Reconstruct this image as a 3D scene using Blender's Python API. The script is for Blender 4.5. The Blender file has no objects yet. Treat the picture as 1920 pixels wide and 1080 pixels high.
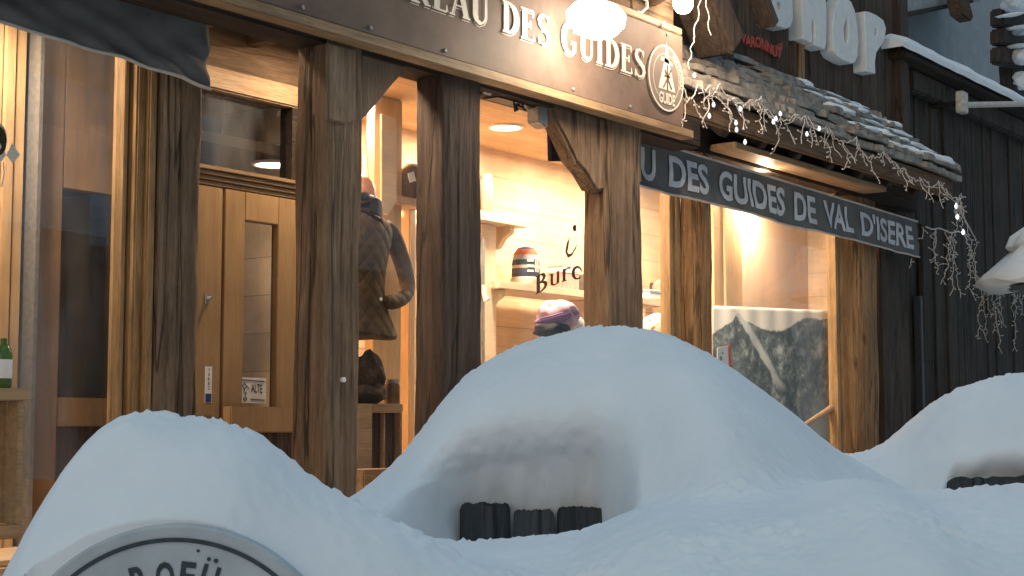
import bpy, bmesh, math, random
import numpy as np
from math import sin, cos, radians, pi, atan2, sqrt
from mathutils import Vector, noise, Matrix

# ------------------------------------------------------------------ camera
SC = bpy.context.scene
FPX, PITCH, YAW, CD, EYE = 2900.0, radians(5.1), radians(37), 5.6, 1.6
CAM = Vector((0, -CD, EYE))
FH = Vector((cos(YAW), sin(YAW), 0)); RT = Vector((sin(YAW), -cos(YAW), 0))
cd = bpy.data.cameras.new('camera'); cam = bpy.data.objects.new('camera', cd)
SC.collection.objects.link(cam); SC.camera = cam
cd.sensor_width = 36; cd.lens = 36 * FPX / 1920; cd.clip_start = .05; cd.clip_end = 500
cam.location = CAM
cam.rotation_euler = (FH * cos(PITCH) + Vector((0, 0, sin(PITCH)))).to_track_quat('-Z', 'Y').to_euler()

# ------------------------------------------------------------------ world, sun, exposure
W = bpy.data.worlds.new('World'); SC.world = W; W.use_nodes = True
nt = W.node_tree; nt.nodes.clear()
wo = nt.nodes.new('ShaderNodeOutputWorld'); bg = nt.nodes.new('ShaderNodeBackground')
sky = nt.nodes.new('ShaderNodeTexSky'); sky.sky_type = 'NISHITA'; sky.sun_disc = False
SUN_EL, SUN_AZ = radians(6), radians(250)
sky.sun_elevation = SUN_EL; sky.sun_rotation = SUN_AZ
sky.air_density = 1.0; sky.dust_density = 4.0; sky.ozone_density = 2.0
ov = nt.nodes.new('ShaderNodeMix'); ov.data_type = 'RGBA'; ov.inputs[0].default_value = .6
ov.inputs[7].default_value = (1.66, 2.44, 3.10, 1)          # overcast veil over the sky
nt.links.new(sky.outputs[0], ov.inputs[6]); nt.links.new(ov.outputs[2], bg.inputs[0])
bg.inputs[1].default_value = .118
nt.links.new(bg.outputs[0], wo.inputs[0])
sl = bpy.data.lights.new('sun', 'SUN'); sl.energy = .45; sl.angle = radians(60); sl.color = (.80, .95, 1.0)
so = bpy.data.objects.new('sun', sl); SC.collection.objects.link(so)
so.rotation_euler = (radians(8), radians(-16), 0)
SC.view_settings.view_transform = 'Standard'; SC.view_settings.look = 'None'
SC.view_settings.exposure = 0.27; SC.view_settings.gamma = 1
SC.cycles.max_bounces = 6; SC.cycles.diffuse_bounces = 3; SC.cycles.transparent_max_bounces = 12
SC.cycles.caustics_reflective = False; SC.cycles.caustics_refractive = False
SC.cycles.sample_clamp_indirect = 4
WARM = (1.0, .76, .52)

# ------------------------------------------------------------------ helpers
def ray(x, y):
    a = x - 960; b = 540 - y
    return FH * (FPX * cos(PITCH) - b * sin(PITCH)) + RT * a + Vector((0, 0, FPX * sin(PITCH) + b * cos(PITCH)))
def P(x, y, Y=0.0):                      # point of the street plane Y=const that the photo shows at (x, y)
    d = ray(x, y); return CAM + d * ((Y + CD) / d.y)
def PW(x, y, w):                         # point at horizontal distance w in front of the camera
    d = ray(x, y); return CAM + d * (w / d.dot(FH))
def PX(x, Y): return P(x, 600, Y).x
def PZ(x, y, Y): return P(x, y, Y).z
def backY(x, X):                         # depth at which the line X=const is seen at column x
    d = ray(x, 600); return d.y * X / d.x - CD

col = SC.collection
def tag(o, label=None, cat=None, group=None, kind=None):
    if label: o['label'] = label
    if cat: o['category'] = cat
    if group: o['group'] = group
    if kind: o['kind'] = kind
    return o
def thing(name, label, cat, loc, group=None):
    o = bpy.data.objects.new(name, None); col.objects.link(o); o.location = loc
    o.empty_display_size = .1
    return tag(o, label, cat, group)
def wloc(o):
    v = Vector(o.location)
    while o.parent: o = o.parent; v += o.location
    return v
def smooth_by_angle(me, a=35):
    me.polygons.foreach_set('use_smooth', [True] * len(me.polygons))
    try: me.set_sharp_from_angle(angle=radians(a))
    except Exception: pass

class MB:
    def __init__(s): s.v = []; s.f = []
    def add(s, vs, fs):
        n = len(s.v); s.v += [Vector(v) for v in vs]; s.f += [tuple(i + n for i in f) for f in fs]; return s
    def box(s, x0, x1, y0, y1, z0, z1):
        vs = [(x, y, z) for z in (z0, z1) for y in (y0, y1) for x in (x0, x1)]
        return s.add(vs, [(0, 2, 3, 1), (4, 5, 7, 6), (0, 1, 5, 4), (2, 6, 7, 3), (0, 4, 6, 2), (1, 3, 7, 5)])
    def obox(s, c, ax, ay, az):          # oriented box: centre and half-axis vectors
        c, ax, ay, az = map(Vector, (c, ax, ay, az))
        vs = [c + ax * i + ay * j + az * k for k in (-1, 1) for j in (-1, 1) for i in (-1, 1)]
        return s.add(vs, [(0, 2, 3, 1), (4, 5, 7, 6), (0, 1, 5, 4), (2, 6, 7, 3), (0, 4, 6, 2), (1, 3, 7, 5)])
    def bar(s, a, b, w, h, up=(0, 0, 1)):
        a, b = Vector(a), Vector(b); d = (b - a); L = d.length; d.normalize()
        sd = d.cross(Vector(up)).normalized(); u2 = sd.cross(d)
        return s.obox((a + b) / 2, d * L / 2, sd * w / 2, u2 * h / 2)
    def tube(s, pts, r, seg=8, cap=True):
        pts = [Vector(p) for p in pts]; n = len(pts)
        rs = r if isinstance(r, (list, tuple)) else [r] * n
        vs = []; fs = []; ref = None
        for i, p in enumerate(pts):
            d = (pts[min(i + 1, n - 1)] - pts[max(i - 1, 0)]).normalized()
            if ref is None: ref = d.orthogonal().normalized()
            a = (ref - d * ref.dot(d)); a = a.normalized() if a.length > 1e-5 else d.orthogonal().normalized(); ref = a
            b = d.cross(a)
            for k in range(seg):
                t = 2 * pi * k / seg; vs.append(p + (a * cos(t) + b * sin(t)) * rs[i])
        for i in range(n - 1):
            for k in range(seg):
                k2 = (k + 1) % seg; fs.append((i * seg + k, i * seg + k2, (i + 1) * seg + k2, (i + 1) * seg + k))
        if cap: fs += [tuple(range(seg))[::-1], tuple(range((n - 1) * seg, n * seg))]
        return s.add(vs, fs)
    def lathe(s, c, prof, seg=24, ax=(1, 0, 0), ay=(0, 1, 0), az=(0, 0, 1), sx=1, sy=1):
        c, ax, ay, az = map(Vector, (c, ax, ay, az)); vs = []; fs = []; n = len(prof)
        for r, z in prof:
            for k in range(seg):
                t = 2 * pi * k / seg; vs.append(c + ax * (r * cos(t) * sx) + ay * (r * sin(t) * sy) + az * z)
        for i in range(n - 1):
            for k in range(seg):
                k2 = (k + 1) % seg; fs.append((i * seg + k, i * seg + k2, (i + 1) * seg + k2, (i + 1) * seg + k))
        fs += [tuple(range(seg))[::-1], tuple(range((n - 1) * seg, n * seg))]
        return s.add(vs, fs)
    def prism(s, pts, off, tri=True):    # planar outline pts extruded by vector off
        n = len(pts); off = Vector(off); pts = [Vector(p) for p in pts]
        return s.add(pts + [p + off for p in pts],
                     [tuple(range(n))[::-1], tuple(range(n, 2 * n))] + [(i, (i + 1) % n, n + (i + 1) % n, n + i) for i in range(n)])
    def build(s, name, mat, parent=None, bevel=0, smooth=None, jit=0):
        bm = bmesh.new()
        lo = Vector((min(v.x for v in s.v), min(v.y for v in s.v), min(v.z for v in s.v)))
        hi = Vector((max(v.x for v in s.v), max(v.y for v in s.v), max(v.z for v in s.v)))
        org = Vector(((lo.x + hi.x) / 2, (lo.y + hi.y) / 2, lo.z))
        bv = [bm.verts.new(v - org) for v in s.v]
        for f in s.f:
            try: bm.faces.new([bv[i] for i in f])
            except ValueError: pass
        bmesh.ops.recalc_face_normals(bm, faces=bm.faces)
        if bevel: bmesh.ops.bevel(bm, geom=[e for e in bm.edges if len(e.link_faces) == 2 and e.calc_face_angle(0) > .5], offset=bevel, segments=2, affect='EDGES', clamp_overlap=True)
        if jit:
            for v in bm.verts: v.co += Vector((random.uniform(-jit, jit), random.uniform(-jit, jit), random.uniform(-jit, jit)))
        me = bpy.data.meshes.new(name); bm.to_mesh(me); bm.free()
        if smooth is None: smooth = bool(bevel)
        if smooth: smooth_by_angle(me, 40)
        return link(name, me, mat, parent, org)
def link(name, me, mat, parent, org):
    o = bpy.data.objects.new(name, me); col.objects.link(o)
    if mat: me.materials.append(mat)
    if parent: o.parent = parent; o.location = Vector(org) - wloc(parent)
    else: o.location = org
    return o
def npmesh(name, V, F, mat, parent=None, org=(0, 0, 0), normals=None, smooth=True):
    me = bpy.data.meshes.new(name); V = np.asarray(V, dtype=np.float32) - np.array(org, dtype=np.float32)
    me.vertices.add(len(V)); me.vertices.foreach_set('co', V.ravel())
    F = np.asarray(F, dtype=np.int32); k = F.shape[1]
    me.loops.add(F.size); me.loops.foreach_set('vertex_index', F.ravel())
    me.polygons.add(len(F)); me.polygons.foreach_set('loop_start', np.arange(0, F.size, k, dtype=np.int32))
    me.polygons.foreach_set('loop_total', np.full(len(F), k, dtype=np.int32))
    me.polygons.foreach_set('use_smooth', np.full(len(F), smooth)); me.update(calc_edges=True); me.validate()
    if normals is not None: me.normals_split_custom_set_from_vertices([tuple(n) for n in normals])
    return link(name, me, mat, parent, org)

# ------------------------------------------------------------------ materials
def newmat(name):
    m = bpy.data.materials.new(name); m.use_nodes = True; t = m.node_tree; t.nodes.clear()
    o = t.nodes.new('ShaderNodeOutputMaterial'); b = t.nodes.new('ShaderNodeBsdfPrincipled')
    t.links.new(b.outputs[0], o.inputs[0]); return m, t, b
def nd(t, typ, **kw):
    n = t.nodes.new(typ)
    for k, v in kw.items():
        if k.startswith('i_'): n.inputs[k[2:].replace('_', ' ')].default_value = v
        else: setattr(n, k, v)
    return n
def ramp(t, src, stops):
    r = t.nodes.new('ShaderNodeValToRGB'); el = r.color_ramp.elements
    while len(el) < len(stops): el.new(.5)
    for e, (p, c) in zip(el, stops): e.position = p; e.color = (*c, 1) if len(c) == 3 else c
    t.links.new(src, r.inputs[0]); return r.outputs[0]
def mixc(t, f, a, b, mode='MIX'):
    m = nd(t, 'ShaderNodeMix', data_type='RGBA', blend_type=mode)
    for i, v in ((0, f), (6, a), (7, b)):
        if hasattr(v, 'is_linked') or isinstance(v, bpy.types.NodeSocket): t.links.new(v, m.inputs[i])
        elif i == 0: m.inputs[0].default_value = v
        else: m.inputs[i].default_value = (*v, 1)
    return m.outputs[2]
def coords(t, sc, rnd=True):
    tc = nd(t, 'ShaderNodeTexCoord'); mp = nd(t, 'ShaderNodeMapping'); mp.inputs['Scale'].default_value = sc
    t.links.new(tc.outputs['Object'], mp.inputs[0])
    if rnd:
        oi = nd(t, 'ShaderNodeObjectInfo'); mu = nd(t, 'ShaderNodeMath', operation='MULTIPLY'); mu.inputs[1].default_value = 37
        t.links.new(oi.outputs['Random'], mu.inputs[0]); t.links.new(mu.outputs[0], mp.inputs['Location'])
    return mp.outputs[0]
def wood(name, dark, mid, light, axis='Z', rough=.7, bump=.5, crack=.35, sc=1.0, knots=True, spec=.3, board=None, fine=.75):
    m, t, b = newmat(name); L = .07
    s = {'X': (L, 1, 1), 'Y': (1, L, 1), 'Z': (1, 1, L)}[axis]; s = tuple(v * sc for v in s)
    v = coords(t, s)
    n1 = nd(t, 'ShaderNodeTexNoise', i_Scale=19, i_Detail=8, i_Roughness=.65, i_Distortion=.6); t.links.new(v, n1.inputs['Vector'])
    n2 = nd(t, 'ShaderNodeTexNoise', i_Scale=120, i_Detail=7, i_Roughness=.7); t.links.new(v, n2.inputs['Vector'])
    n3 = nd(t, 'ShaderNodeTexNoise', i_Scale=2.2, i_Detail=4); t.links.new(coords(t, (1, 1, 1)), n3.inputs['Vector'])
    c1 = ramp(t, n1.outputs[0], [(.22, dark), (.5, mid), (.8, light)])
    c2 = ramp(t, n2.outputs[0], [(.33, (.5, .47, .45)), (.55, (1, 1, 1))])
    c = mixc(t, fine, c1, c2, 'MULTIPLY')
    c = mixc(t, .6, c, ramp(t, n3.outputs[0], [(.3, (.55, .52, .5)), (.7, (1.15, 1.1, 1.05))]), 'MULTIPLY')
    vc = nd(t, 'ShaderNodeTexNoise', i_Scale=9, i_Detail=3, i_Distortion=.3); t.links.new(coords(t, tuple(k * .55 for k in s)), vc.inputs['Vector'])
    ck = ramp(t, vc.outputs[0], [(.485, (0, 0, 0)), (.495, (1, 1, 1)), (.505, (1, 1, 1)), (.515, (0, 0, 0))])
    if crack:
        mk = nd(t, 'ShaderNodeMath', operation='MULTIPLY'); mk.inputs[1].default_value = crack; t.links.new(ck, mk.inputs[0])
        c = mixc(t, mk.outputs[0], c, tuple(k * .25 for k in dark))
    if knots:
        vo = nd(t, 'ShaderNodeTexVoronoi', i_Scale=3.0); t.links.new(coords(t, tuple(.4 if k < .5 * sc else 1 for k in s)), vo.inputs['Vector'])
        kk = ramp(t, vo.outputs['Distance'], [(.0, (1, 1, 1)), (.05, (.7, .7, .7)), (.09, (0, 0, 0))])
        c = mixc(t, kk, c, tuple(k * .5 for k in dark))
    if board:                            # board joints: (axis, pitch)
        tc = nd(t, 'ShaderNodeTexCoord'); sx = nd(t, 'ShaderNodeSeparateXYZ'); t.links.new(tc.outputs['Object'], sx.inputs[0])
        dv = nd(t, 'ShaderNodeMath', operation='DIVIDE'); dv.inputs[1].default_value = board[1]; t.links.new(sx.outputs[board[0]], dv.inputs[0])
        fr = nd(t, 'ShaderNodeMath', operation='FRACT'); t.links.new(dv.outputs[0], fr.inputs[0])
        jl = ramp(t, fr.outputs[0], [(0, (1, 1, 1)), (.03, (0, 0, 0))]); c = mixc(t, jl, c, tuple(k * .25 for k in dark))
        fl = nd(t, 'ShaderNodeMath', operation='FLOOR'); t.links.new(dv.outputs[0], fl.inputs[0])
        wn = nd(t, 'ShaderNodeTexWhiteNoise', noise_dimensions='1D'); t.links.new(fl.outputs[0], wn.inputs['W'])
        c = mixc(t, .6, c, ramp(t, wn.outputs[0], [(0, (.75, .72, .7)), (1, (1.15, 1.12, 1.1))]), 'MULTIPLY')
    t.links.new(c, b.inputs['Base Color']); b.inputs['Roughness'].default_value = rough
    b.inputs['Specular IOR Level'].default_value = spec
    ad = nd(t, 'ShaderNodeMath', operation='SUBTRACT'); t.links.new(n2.outputs[0], ad.inputs[0])
    cm = nd(t, 'ShaderNodeMath', operation='MULTIPLY'); cm.inputs[1].default_value = .5 if crack else 0; t.links.new(ck, cm.inputs[0]); t.links.new(cm.outputs[0], ad.inputs[1])
    bp = nd(t, 'ShaderNodeBump', i_Strength=bump, i_Distance=.008); t.links.new(ad.outputs[0], bp.inputs['Height']); t.links.new(bp.outputs[0], b.inputs['Normal'])
    return m
def plain(name, c, rough=.6, var=.25, sc=12, bump=.15, metal=0, spec=.4, sheen=0):
    m, t, b = newmat(name); v = coords(t, (1, 1, 1))
    n = nd(t, 'ShaderNodeTexNoise', i_Scale=sc, i_Detail=6, i_Roughness=.6); t.links.new(v, n.inputs['Vector'])
    lo = tuple(k * (1 - var) for k in c); hi = tuple(min(1, k * (1 + var)) for k in c)
    t.links.new(ramp(t, n.outputs[0], [(.3, lo), (.7, hi)]), b.inputs['Base Color'])
    b.inputs['Roughness'].default_value = rough; b.inputs['Metallic'].default_value = metal
    b.inputs['Specular IOR Level'].default_value = spec
    if sheen: b.inputs['Sheen Weight'].default_value = sheen
    n2 = nd(t, 'ShaderNodeTexNoise', i_Scale=sc * 8, i_Detail=3); t.links.new(v, n2.inputs['Vector'])
    bp = nd(t, 'ShaderNodeBump', i_Strength=bump, i_Distance=.004); t.links.new(n2.outputs[0], bp.inputs['Height']); t.links.new(bp.outputs[0], b.inputs['Normal'])
    return m
def emit(name, c, s):
    m = bpy.data.materials.new(name); m.use_nodes = True; t = m.node_tree; t.nodes.clear()
    o = t.nodes.new('ShaderNodeOutputMaterial'); e = t.nodes.new('ShaderNodeEmission')
    e.inputs[0].default_value = (*c, 1); e.inputs[1].default_value = s; t.links.new(e.outputs[0], o.inputs[0]); return m
def glassmat(name, tint=(.97, .98, .98), refl=1.0, dirt=.05):
    m = bpy.data.materials.new(name); m.use_nodes = True; t = m.node_tree; t.nodes.clear()
    o = nd(t, 'ShaderNodeOutputMaterial'); tr = nd(t, 'ShaderNodeBsdfTransparent'); gl = nd(t, 'ShaderNodeBsdfGlossy')
    tr.inputs[0].default_value = (*tint, 1); gl.inputs['Roughness'].default_value = .015
    lw = nd(t, 'ShaderNodeLayerWeight'); lw.inputs['Blend'].default_value = .5
    pw5 = nd(t, 'ShaderNodeMath', operation='POWER'); pw5.inputs[1].default_value = 3.6; t.links.new(lw.outputs['Facing'], pw5.inputs[0])
    fr = nd(t, 'ShaderNodeMath', operation='MULTIPLY_ADD'); fr.inputs[1].default_value = .85; fr.inputs[2].default_value = .04; t.links.new(pw5.outputs[0], fr.inputs[0])
    n = nd(t, 'ShaderNodeTexNoise', i_Scale=.9, i_Detail=1); t.links.new(coords(t, (1, 1, 1)), n.inputs['Vector'])
    bp = nd(t, 'ShaderNodeBump', i_Strength=.08, i_Distance=.03); t.links.new(n.outputs[0], bp.inputs['Height']); t.links.new(bp.outputs[0], gl.inputs['Normal'])
    mu = nd(t, 'ShaderNodeMath', operation='MULTIPLY'); mu.inputs[1].default_value = refl; mu.use_clamp = True; t.links.new(fr.outputs[0], mu.inputs[0])
    mx = nd(t, 'ShaderNodeMixShader'); t.links.new(mu.outputs[0], mx.inputs[0]); t.links.new(tr.outputs[0], mx.inputs[1]); t.links.new(gl.outputs[0], mx.inputs[2])
    df = nd(t, 'ShaderNodeBsdfDiffuse'); df.inputs[0].default_value = (.6, .62, .65, 1)
    n2 = nd(t, 'ShaderNodeTexNoise', i_Scale=2.5, i_Detail=6); t.links.new(coords(t, (1, 1, .35)), n2.inputs['Vector'])
    dr = ramp(t, n2.outputs[0], [(.45, (0, 0, 0)), (.8, (dirt * 3,) * 3)])
    m2 = nd(t, 'ShaderNodeMixShader'); t.links.new(dr, m2.inputs[0]); t.links.new(mx.outputs[0], m2.inputs[1]); t.links.new(df.outputs[0], m2.inputs[2])
    t.links.new(m2.outputs[0], o.inputs[0]); return m
def fabric(name, c, c2=None, sc=300, var=.2):
    m, t, b = newmat(name); v = coords(t, (1, 1, 1))
    n = nd(t, 'ShaderNodeTexNoise', i_Scale=4, i_Detail=6, i_Roughness=.65); t.links.new(v, n.inputs['Vector'])
    w1 = nd(t, 'ShaderNodeTexNoise', i_Scale=sc, i_Detail=2); t.links.new(v, w1.inputs['Vector'])
    cc = ramp(t, n.outputs[0], [(.3, tuple(k * (1 - var) for k in c)), (.7, c2 or tuple(k * (1 + var) for k in c))])
    cc = mixc(t, .5, cc, ramp(t, w1.outputs[0], [(.3, (.6, .6, .6)), (.7, (1.2, 1.2, 1.2))]), 'MULTIPLY')
    t.links.new(cc, b.inputs['Base Color']); b.inputs['Roughness'].default_value = .92; b.inputs['Specular IOR Level'].default_value = .15
    bp = nd(t, 'ShaderNodeBump', i_Strength=.3, i_Distance=.002); t.links.new(w1.outputs[0], bp.inputs['Height']); t.links.new(bp.outputs[0], b.inputs['Normal'])
    return m

def snowmat():
    m, t, b = newmat('snow'); v = coords(t, (1, 1, 1), False)
    n = nd(t, 'ShaderNodeTexNoise', i_Scale=420, i_Detail=4, i_Roughness=.7); t.links.new(v, n.inputs['Vector'])
    n2 = nd(t, 'ShaderNodeTexNoise', i_Scale=45, i_Detail=4); t.links.new(v, n2.inputs['Vector'])
    n3 = nd(t, 'ShaderNodeTexNoise', i_Scale=5, i_Detail=3); t.links.new(v, n3.inputs['Vector'])
    t.links.new(ramp(t, n3.outputs[0], [(.3, (.80, .83, .86)), (.7, (.88, .90, .92))]), b.inputs['Base Color'])
    b.inputs['Roughness'].default_value = .85; b.inputs['Specular IOR Level'].default_value = .2
    b.inputs['Subsurface Weight'].default_value = .0
    a = nd(t, 'ShaderNodeMath', operation='MULTIPLY_ADD'); a.inputs[1].default_value = .25; t.links.new(n.outputs[0], a.inputs[0]); t.links.new(n2.outputs[0], a.inputs[2])
    bp = nd(t, 'ShaderNodeBump', i_Strength=.35, i_Distance=.006); t.links.new(a.outputs[0], bp.inputs['Height']); t.links.new(bp.outputs[0], b.inputs['Normal'])
    return m
M = {}
M['snow'] = snowmat()
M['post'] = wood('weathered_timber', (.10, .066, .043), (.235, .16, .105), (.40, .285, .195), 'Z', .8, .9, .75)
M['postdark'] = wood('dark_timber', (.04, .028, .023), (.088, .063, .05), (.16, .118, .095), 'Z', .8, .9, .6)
M['logz'] = wood('honey_log', (.14, .07, .03), (.33, .185, .08), (.50, .31, .15), 'Z', .6, .8, .6)
M['boardz'] = wood('honey_board', (.24, .13, .055), (.42, .25, .11), (.58, .38, .19), 'Z', .6, .4, .3)
M['beam'] = wood('dark_beam', (.018, .013, .01), (.04, .028, .02), (.08, .055, .04), 'X', .8, .7, .5)
M['beambrown'] = wood('brown_beam', (.07, .045, .027), (.15, .095, .055), (.24, .16, .10), 'X', .75, .6, .4)
M['trimx'] = wood('pine_trim_horizontal', (.20, .125, .065), (.37, .25, .14), (.52, .38, .24), 'X', .6, .3, .15, knots=False)
M['trimz'] = wood('pine_trim_vertical', (.25, .15, .07), (.44, .29, .15), (.60, .43, .25), 'Z', .5, .3, .15, knots=False)
M['pinewall'] = wood('pine_wall', (.66, .46, .28), (.76, .57, .38), (.82, .64, .45), 'X', .6, .15, .05, board=('Z', .24), fine=.22)
M['pineceil'] = wood('pine_ceiling', (.56, .38, .22), (.66, .47, .29), (.72, .54, .36), 'X', .6, .15, .05, board=('Y', .2), fine=.25)
M['pinez'] = wood('pine_upright', (.56, .36, .18), (.68, .47, .26), (.78, .57, .36), 'Z', .55, .2, .1, fine=.3)
M['shelf'] = wood('pale_shelf', (.7, .54, .38), (.78, .63, .47), (.84, .70, .55), 'X', .55, .1, .03, fine=.2)
M['door'] = wood('honey_door', (.31, .19, .09), (.38, .24, .115), (.44, .285, .145), 'Z', .5, .12, .03, knots=False, fine=.25)
M['rearwood'] = wood('shaded_boards', (.045, .032, .022), (.07, .05, .034), (.095, .068, .045), 'Z', .7, .2, .1, fine=.3)  # wood tone darkened to stand for the unlit rear room
M['peach'] = plain('peach_panel', (.74, .55, .40), .7, .06, 3, .05)
M['wboard'] = wood('weathered_board', (.15, .11, .075), (.27, .20, .14), (.42, .33, .24), 'Z', .8, .8, .6)
M['soffit'] = wood('soffit_boards', (.05, .032, .02), (.11, .072, .045), (.20, .13, .085), 'Y', .8, .6, .5, board=('X', .19))
M['barn'] = wood('barn_boards', (.030, .025, .021), (.062, .052, .044), (.12, .104, .09), 'Z', .85, .8, .5)
M['shopwall'] = wood('upper_boards', (.045, .034, .028), (.095, .072, .058), (.17, .13, .105), 'Z', .85, .7, .5)
M['crate'] = wood('crate_wood', (.34, .22, .12), (.50, .34, .20), (.62, .45, .28), 'X', .7, .3, .15, fine=.4)
M['slate'] = plain('slate', (.27, .245, .215), .75, .55, 9, .6)
M['signboard'] = plain('sign_board_paint', (.145, .098, .077), .65, .35, 3, .12, spec=.35)
M['white'] = plain('white_paint', (.80, .79, .76), .5, .05, 20, .05)
M['cream'] = plain('cream_paint', (.72, .66, .56), .55, .12, 30, .05)
M['lettergrey'] = plain('letter_paint', (.74, .75, .74), .6, .08, 14, .1)
M['black'] = plain('black_metal', (.02, .02, .022), .45, .3, 30, .1)
M['metal'] = plain('grey_metal', (.35, .35, .35), .4, .2, 30, .1, metal=.6)
M['cable'] = plain('cable', (.55, .5, .44), .5, .2, 30, 0)
M['twig'] = plain('light_wire', (.55, .52, .49), .5, .2, 40, 0)
M['glass'] = glassmat('window_glass', refl=.75)
M['glassdark'] = glassmat('reflective_glass', (.80, .82, .85), 1.25, .04)
M['glassleft'] = glassmat('left_window_glass', (.92, .92, .92), 1.1, .07)
M['banner'] = fabric('banner_cloth', (.135, .138, .140))
M['bannertext'] = fabric('banner_lettering', (.56, .60, .64), sc=500)
M['piping'] = fabric('pale_hem', (.5, .48, .45))
M['dark'] = plain('dark_interior', (.02, .022, .025), .7, .3, 5, .1)
M['plaster'] = plain('grey_plaster', (.30, .32, .335), .9, .10, 3, .25)
M['red'] = plain('red_paint', (.55, .07, .03), .5, .2, 20, .05)
M['bulb'] = emit('small_bulb', (.85, .93, 1), 1.6)
M['lamp'] = emit('lamp_face', (1, .86, .62), 14)
M['flood'] = emit('flood_face', (1, .88, .70), 30)

# ------------------------------------------------------------------ lamp lights, the place's own and added ones
def arealight(name, loc, d, size, energy, parent=None, color=WARM, spread=180):
    l = bpy.data.lights.new(name, 'AREA'); l.shape = 'DISK'; l.size = size; l.energy = energy; l.color = color; l.spread = radians(spread)
    o = bpy.data.objects.new(name, l); col.objects.link(o)
    if parent: o.parent = parent; o.location = Vector(loc) - wloc(parent)
    else: o.location = loc
    o.rotation_euler = Vector(d).to_track_quat('-Z', 'Y').to_euler(); return o
def pointlight(name, loc, r, energy, parent=None, color=WARM):
    l = bpy.data.lights.new(name, 'POINT'); l.shadow_soft_size = r; l.energy = energy; l.color = color
    o = bpy.data.objects.new(name, l); col.objects.link(o)
    if parent: o.parent = parent; o.location = Vector(loc) - wloc(parent)
    else: o.location = loc
    return o

# ------------------------------------------------------------------ ground
g = MB(); n = 60
for j in range(n + 1):
    for i in range(n + 1):
        x = -60 + 160 * i / n; y = -80 + 200 * j / n
        g.v.append(Vector((x, y, .12 * noise.noise((x * .3, y * .3, 0)))))
g.f = [(j * (n + 1) + i, j * (n + 1) + i + 1, (j + 1) * (n + 1) + i + 1, (j + 1) * (n + 1) + i) for j in range(n) for i in range(n)]
tag(g.build('snowy_ground', M['snow'], smooth=True), kind='structure')
tag(MB().box(2, 18, -.4, 6, -.1, .95).build('shop_terrace', M['pinewall']), kind='structure')

# ------------------------------------------------------------------ shop building (posts, walls, windows, door, roof)
shop = thing('shop_building', 'timber framed mountain shop with lit windows, rough wooden posts and slate porch roof', 'building', (3, .6, .95))
def hewn(px0, px1, px2, Yf, z0, z1, mat, seed, cracks=(), yback=None, dpmin=.0, parent=shop, rough=1.0, name='post', cr=.16):
    """rough timber post: left face seen px0..px1, front face px1..px2, front at depth Yf"""
    X1, X2 = PX(px1, Yf), PX(px2, Yf); Yb = yback if yback else max(backY(px0, X1), Yf + dpmin)
    cx, cy, hx, hy = (X1 + X2) / 2, (Yf + Yb) / 2, (X2 - X1) / 2, (Yb - Yf) / 2
    NA, NZ = 144, int((z1 - z0) / .03)
    per = []
    for k in range(NA):                  # walk the rounded rectangle
        t = k / NA * 4; s = int(t); f = (t - s) * 2 - 1
        x, y = ((f, -1), (1, f), (-f, 1), (-1, -f))[s]
        r = cr; ax, ay = abs(x), abs(y)
        if ax > 1 - r and ay > 1 - r:
            dx, dy = ax - (1 - r), ay - (1 - r); l = sqrt(dx * dx + dy * dy); q = r * max(dx, dy) / max(l, 1e-6) / max(dx, dy) if l > 0 else 1
            x = math.copysign(1 - r + dx * q, x); y = math.copysign(1 - r + dy * q, y)
        per.append((x, y, s, f))
    V = []; O = Vector((seed * 7.3, seed * 3.1, seed))
    for j in range(NZ + 1):
        z = z0 + (z1 - z0) * j / NZ
        for x, y, s, f in per:
            p = Vector((cx + x * hx, cy + y * hy, z)); q = Vector((p.x * 5, p.y * 5, z * 1.1)) + O
            q2 = Vector((p.x * 26, p.y * 26, z * 2.2)) + O
            d = rough * (.014 * noise.noise(q) + .005 * noise.noise(q2) + .004 * noise.noise(Vector((p.x * 60, p.y * 60, z * 5)) + O))
            for (cs, cf, cw, cdp) in cracks:
                if cs == s:
                    ff = cf + .10 * noise.noise((z * 1.3, cf * 9, seed)) + .03 * noise.noise((z * 7, cf * 5, seed))
                    g_ = 1 - min(1, abs(f - ff) / cw)
                    d -= cdp * g_ * max(0, min(1, .75 + .9 * noise.noise((z * 1.7, seed, cf))))
            V.append((p.x + x * d, p.y + y * d, z))
    F = [(j * NA + k, j * NA + (k + 1) % NA, (j + 1) * NA + (k + 1) % NA, (j + 1) * NA + k) for j in range(NZ) for k in range(NA)]
    org = (cx, cy, z0)
    o = npmesh(name, V, F, mat, parent, org)
    return o
FZ = .95
hewn(270, 295, 370, .45, FZ, 3.75, M['post'], 1, [(0, 0, .06, .03), (3, .2, .05, .015), (0, -.5, .04, .015)])
MB().box(PX(249, .5) , PX(295, .45) - .012, .50, .58, FZ, 3.72).box(PX(272, .465), PX(295, .45) - .012, .465, .50, FZ, 3.72).build('honey_board', M['boardz'], shop, bevel=.008, jit=.001)
hewn(550, 614, 676, .0, FZ, 3.66, M['post'], 2, [(3, -.05, .07, .05), (0, -.2, .04, .015), (0, .5, .03, .01)])
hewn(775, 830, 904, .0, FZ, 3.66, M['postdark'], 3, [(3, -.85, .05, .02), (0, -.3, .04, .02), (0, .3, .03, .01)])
hewn(1110, 1141, 1205, .0, FZ, 3.66, M['post'], 4, [(0, -.75, .05, .035), (0, .1, .04, .02)], dpmin=.2)
hewn(1275, 1303, 1345, .45, FZ, 3.9, M['logz'], 5, [(0, .5, .06, .02), (0, -.4, .05, .02), (3, 0, .05, .015)], dpmin=.2, rough=1.5, cr=.8)
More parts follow.
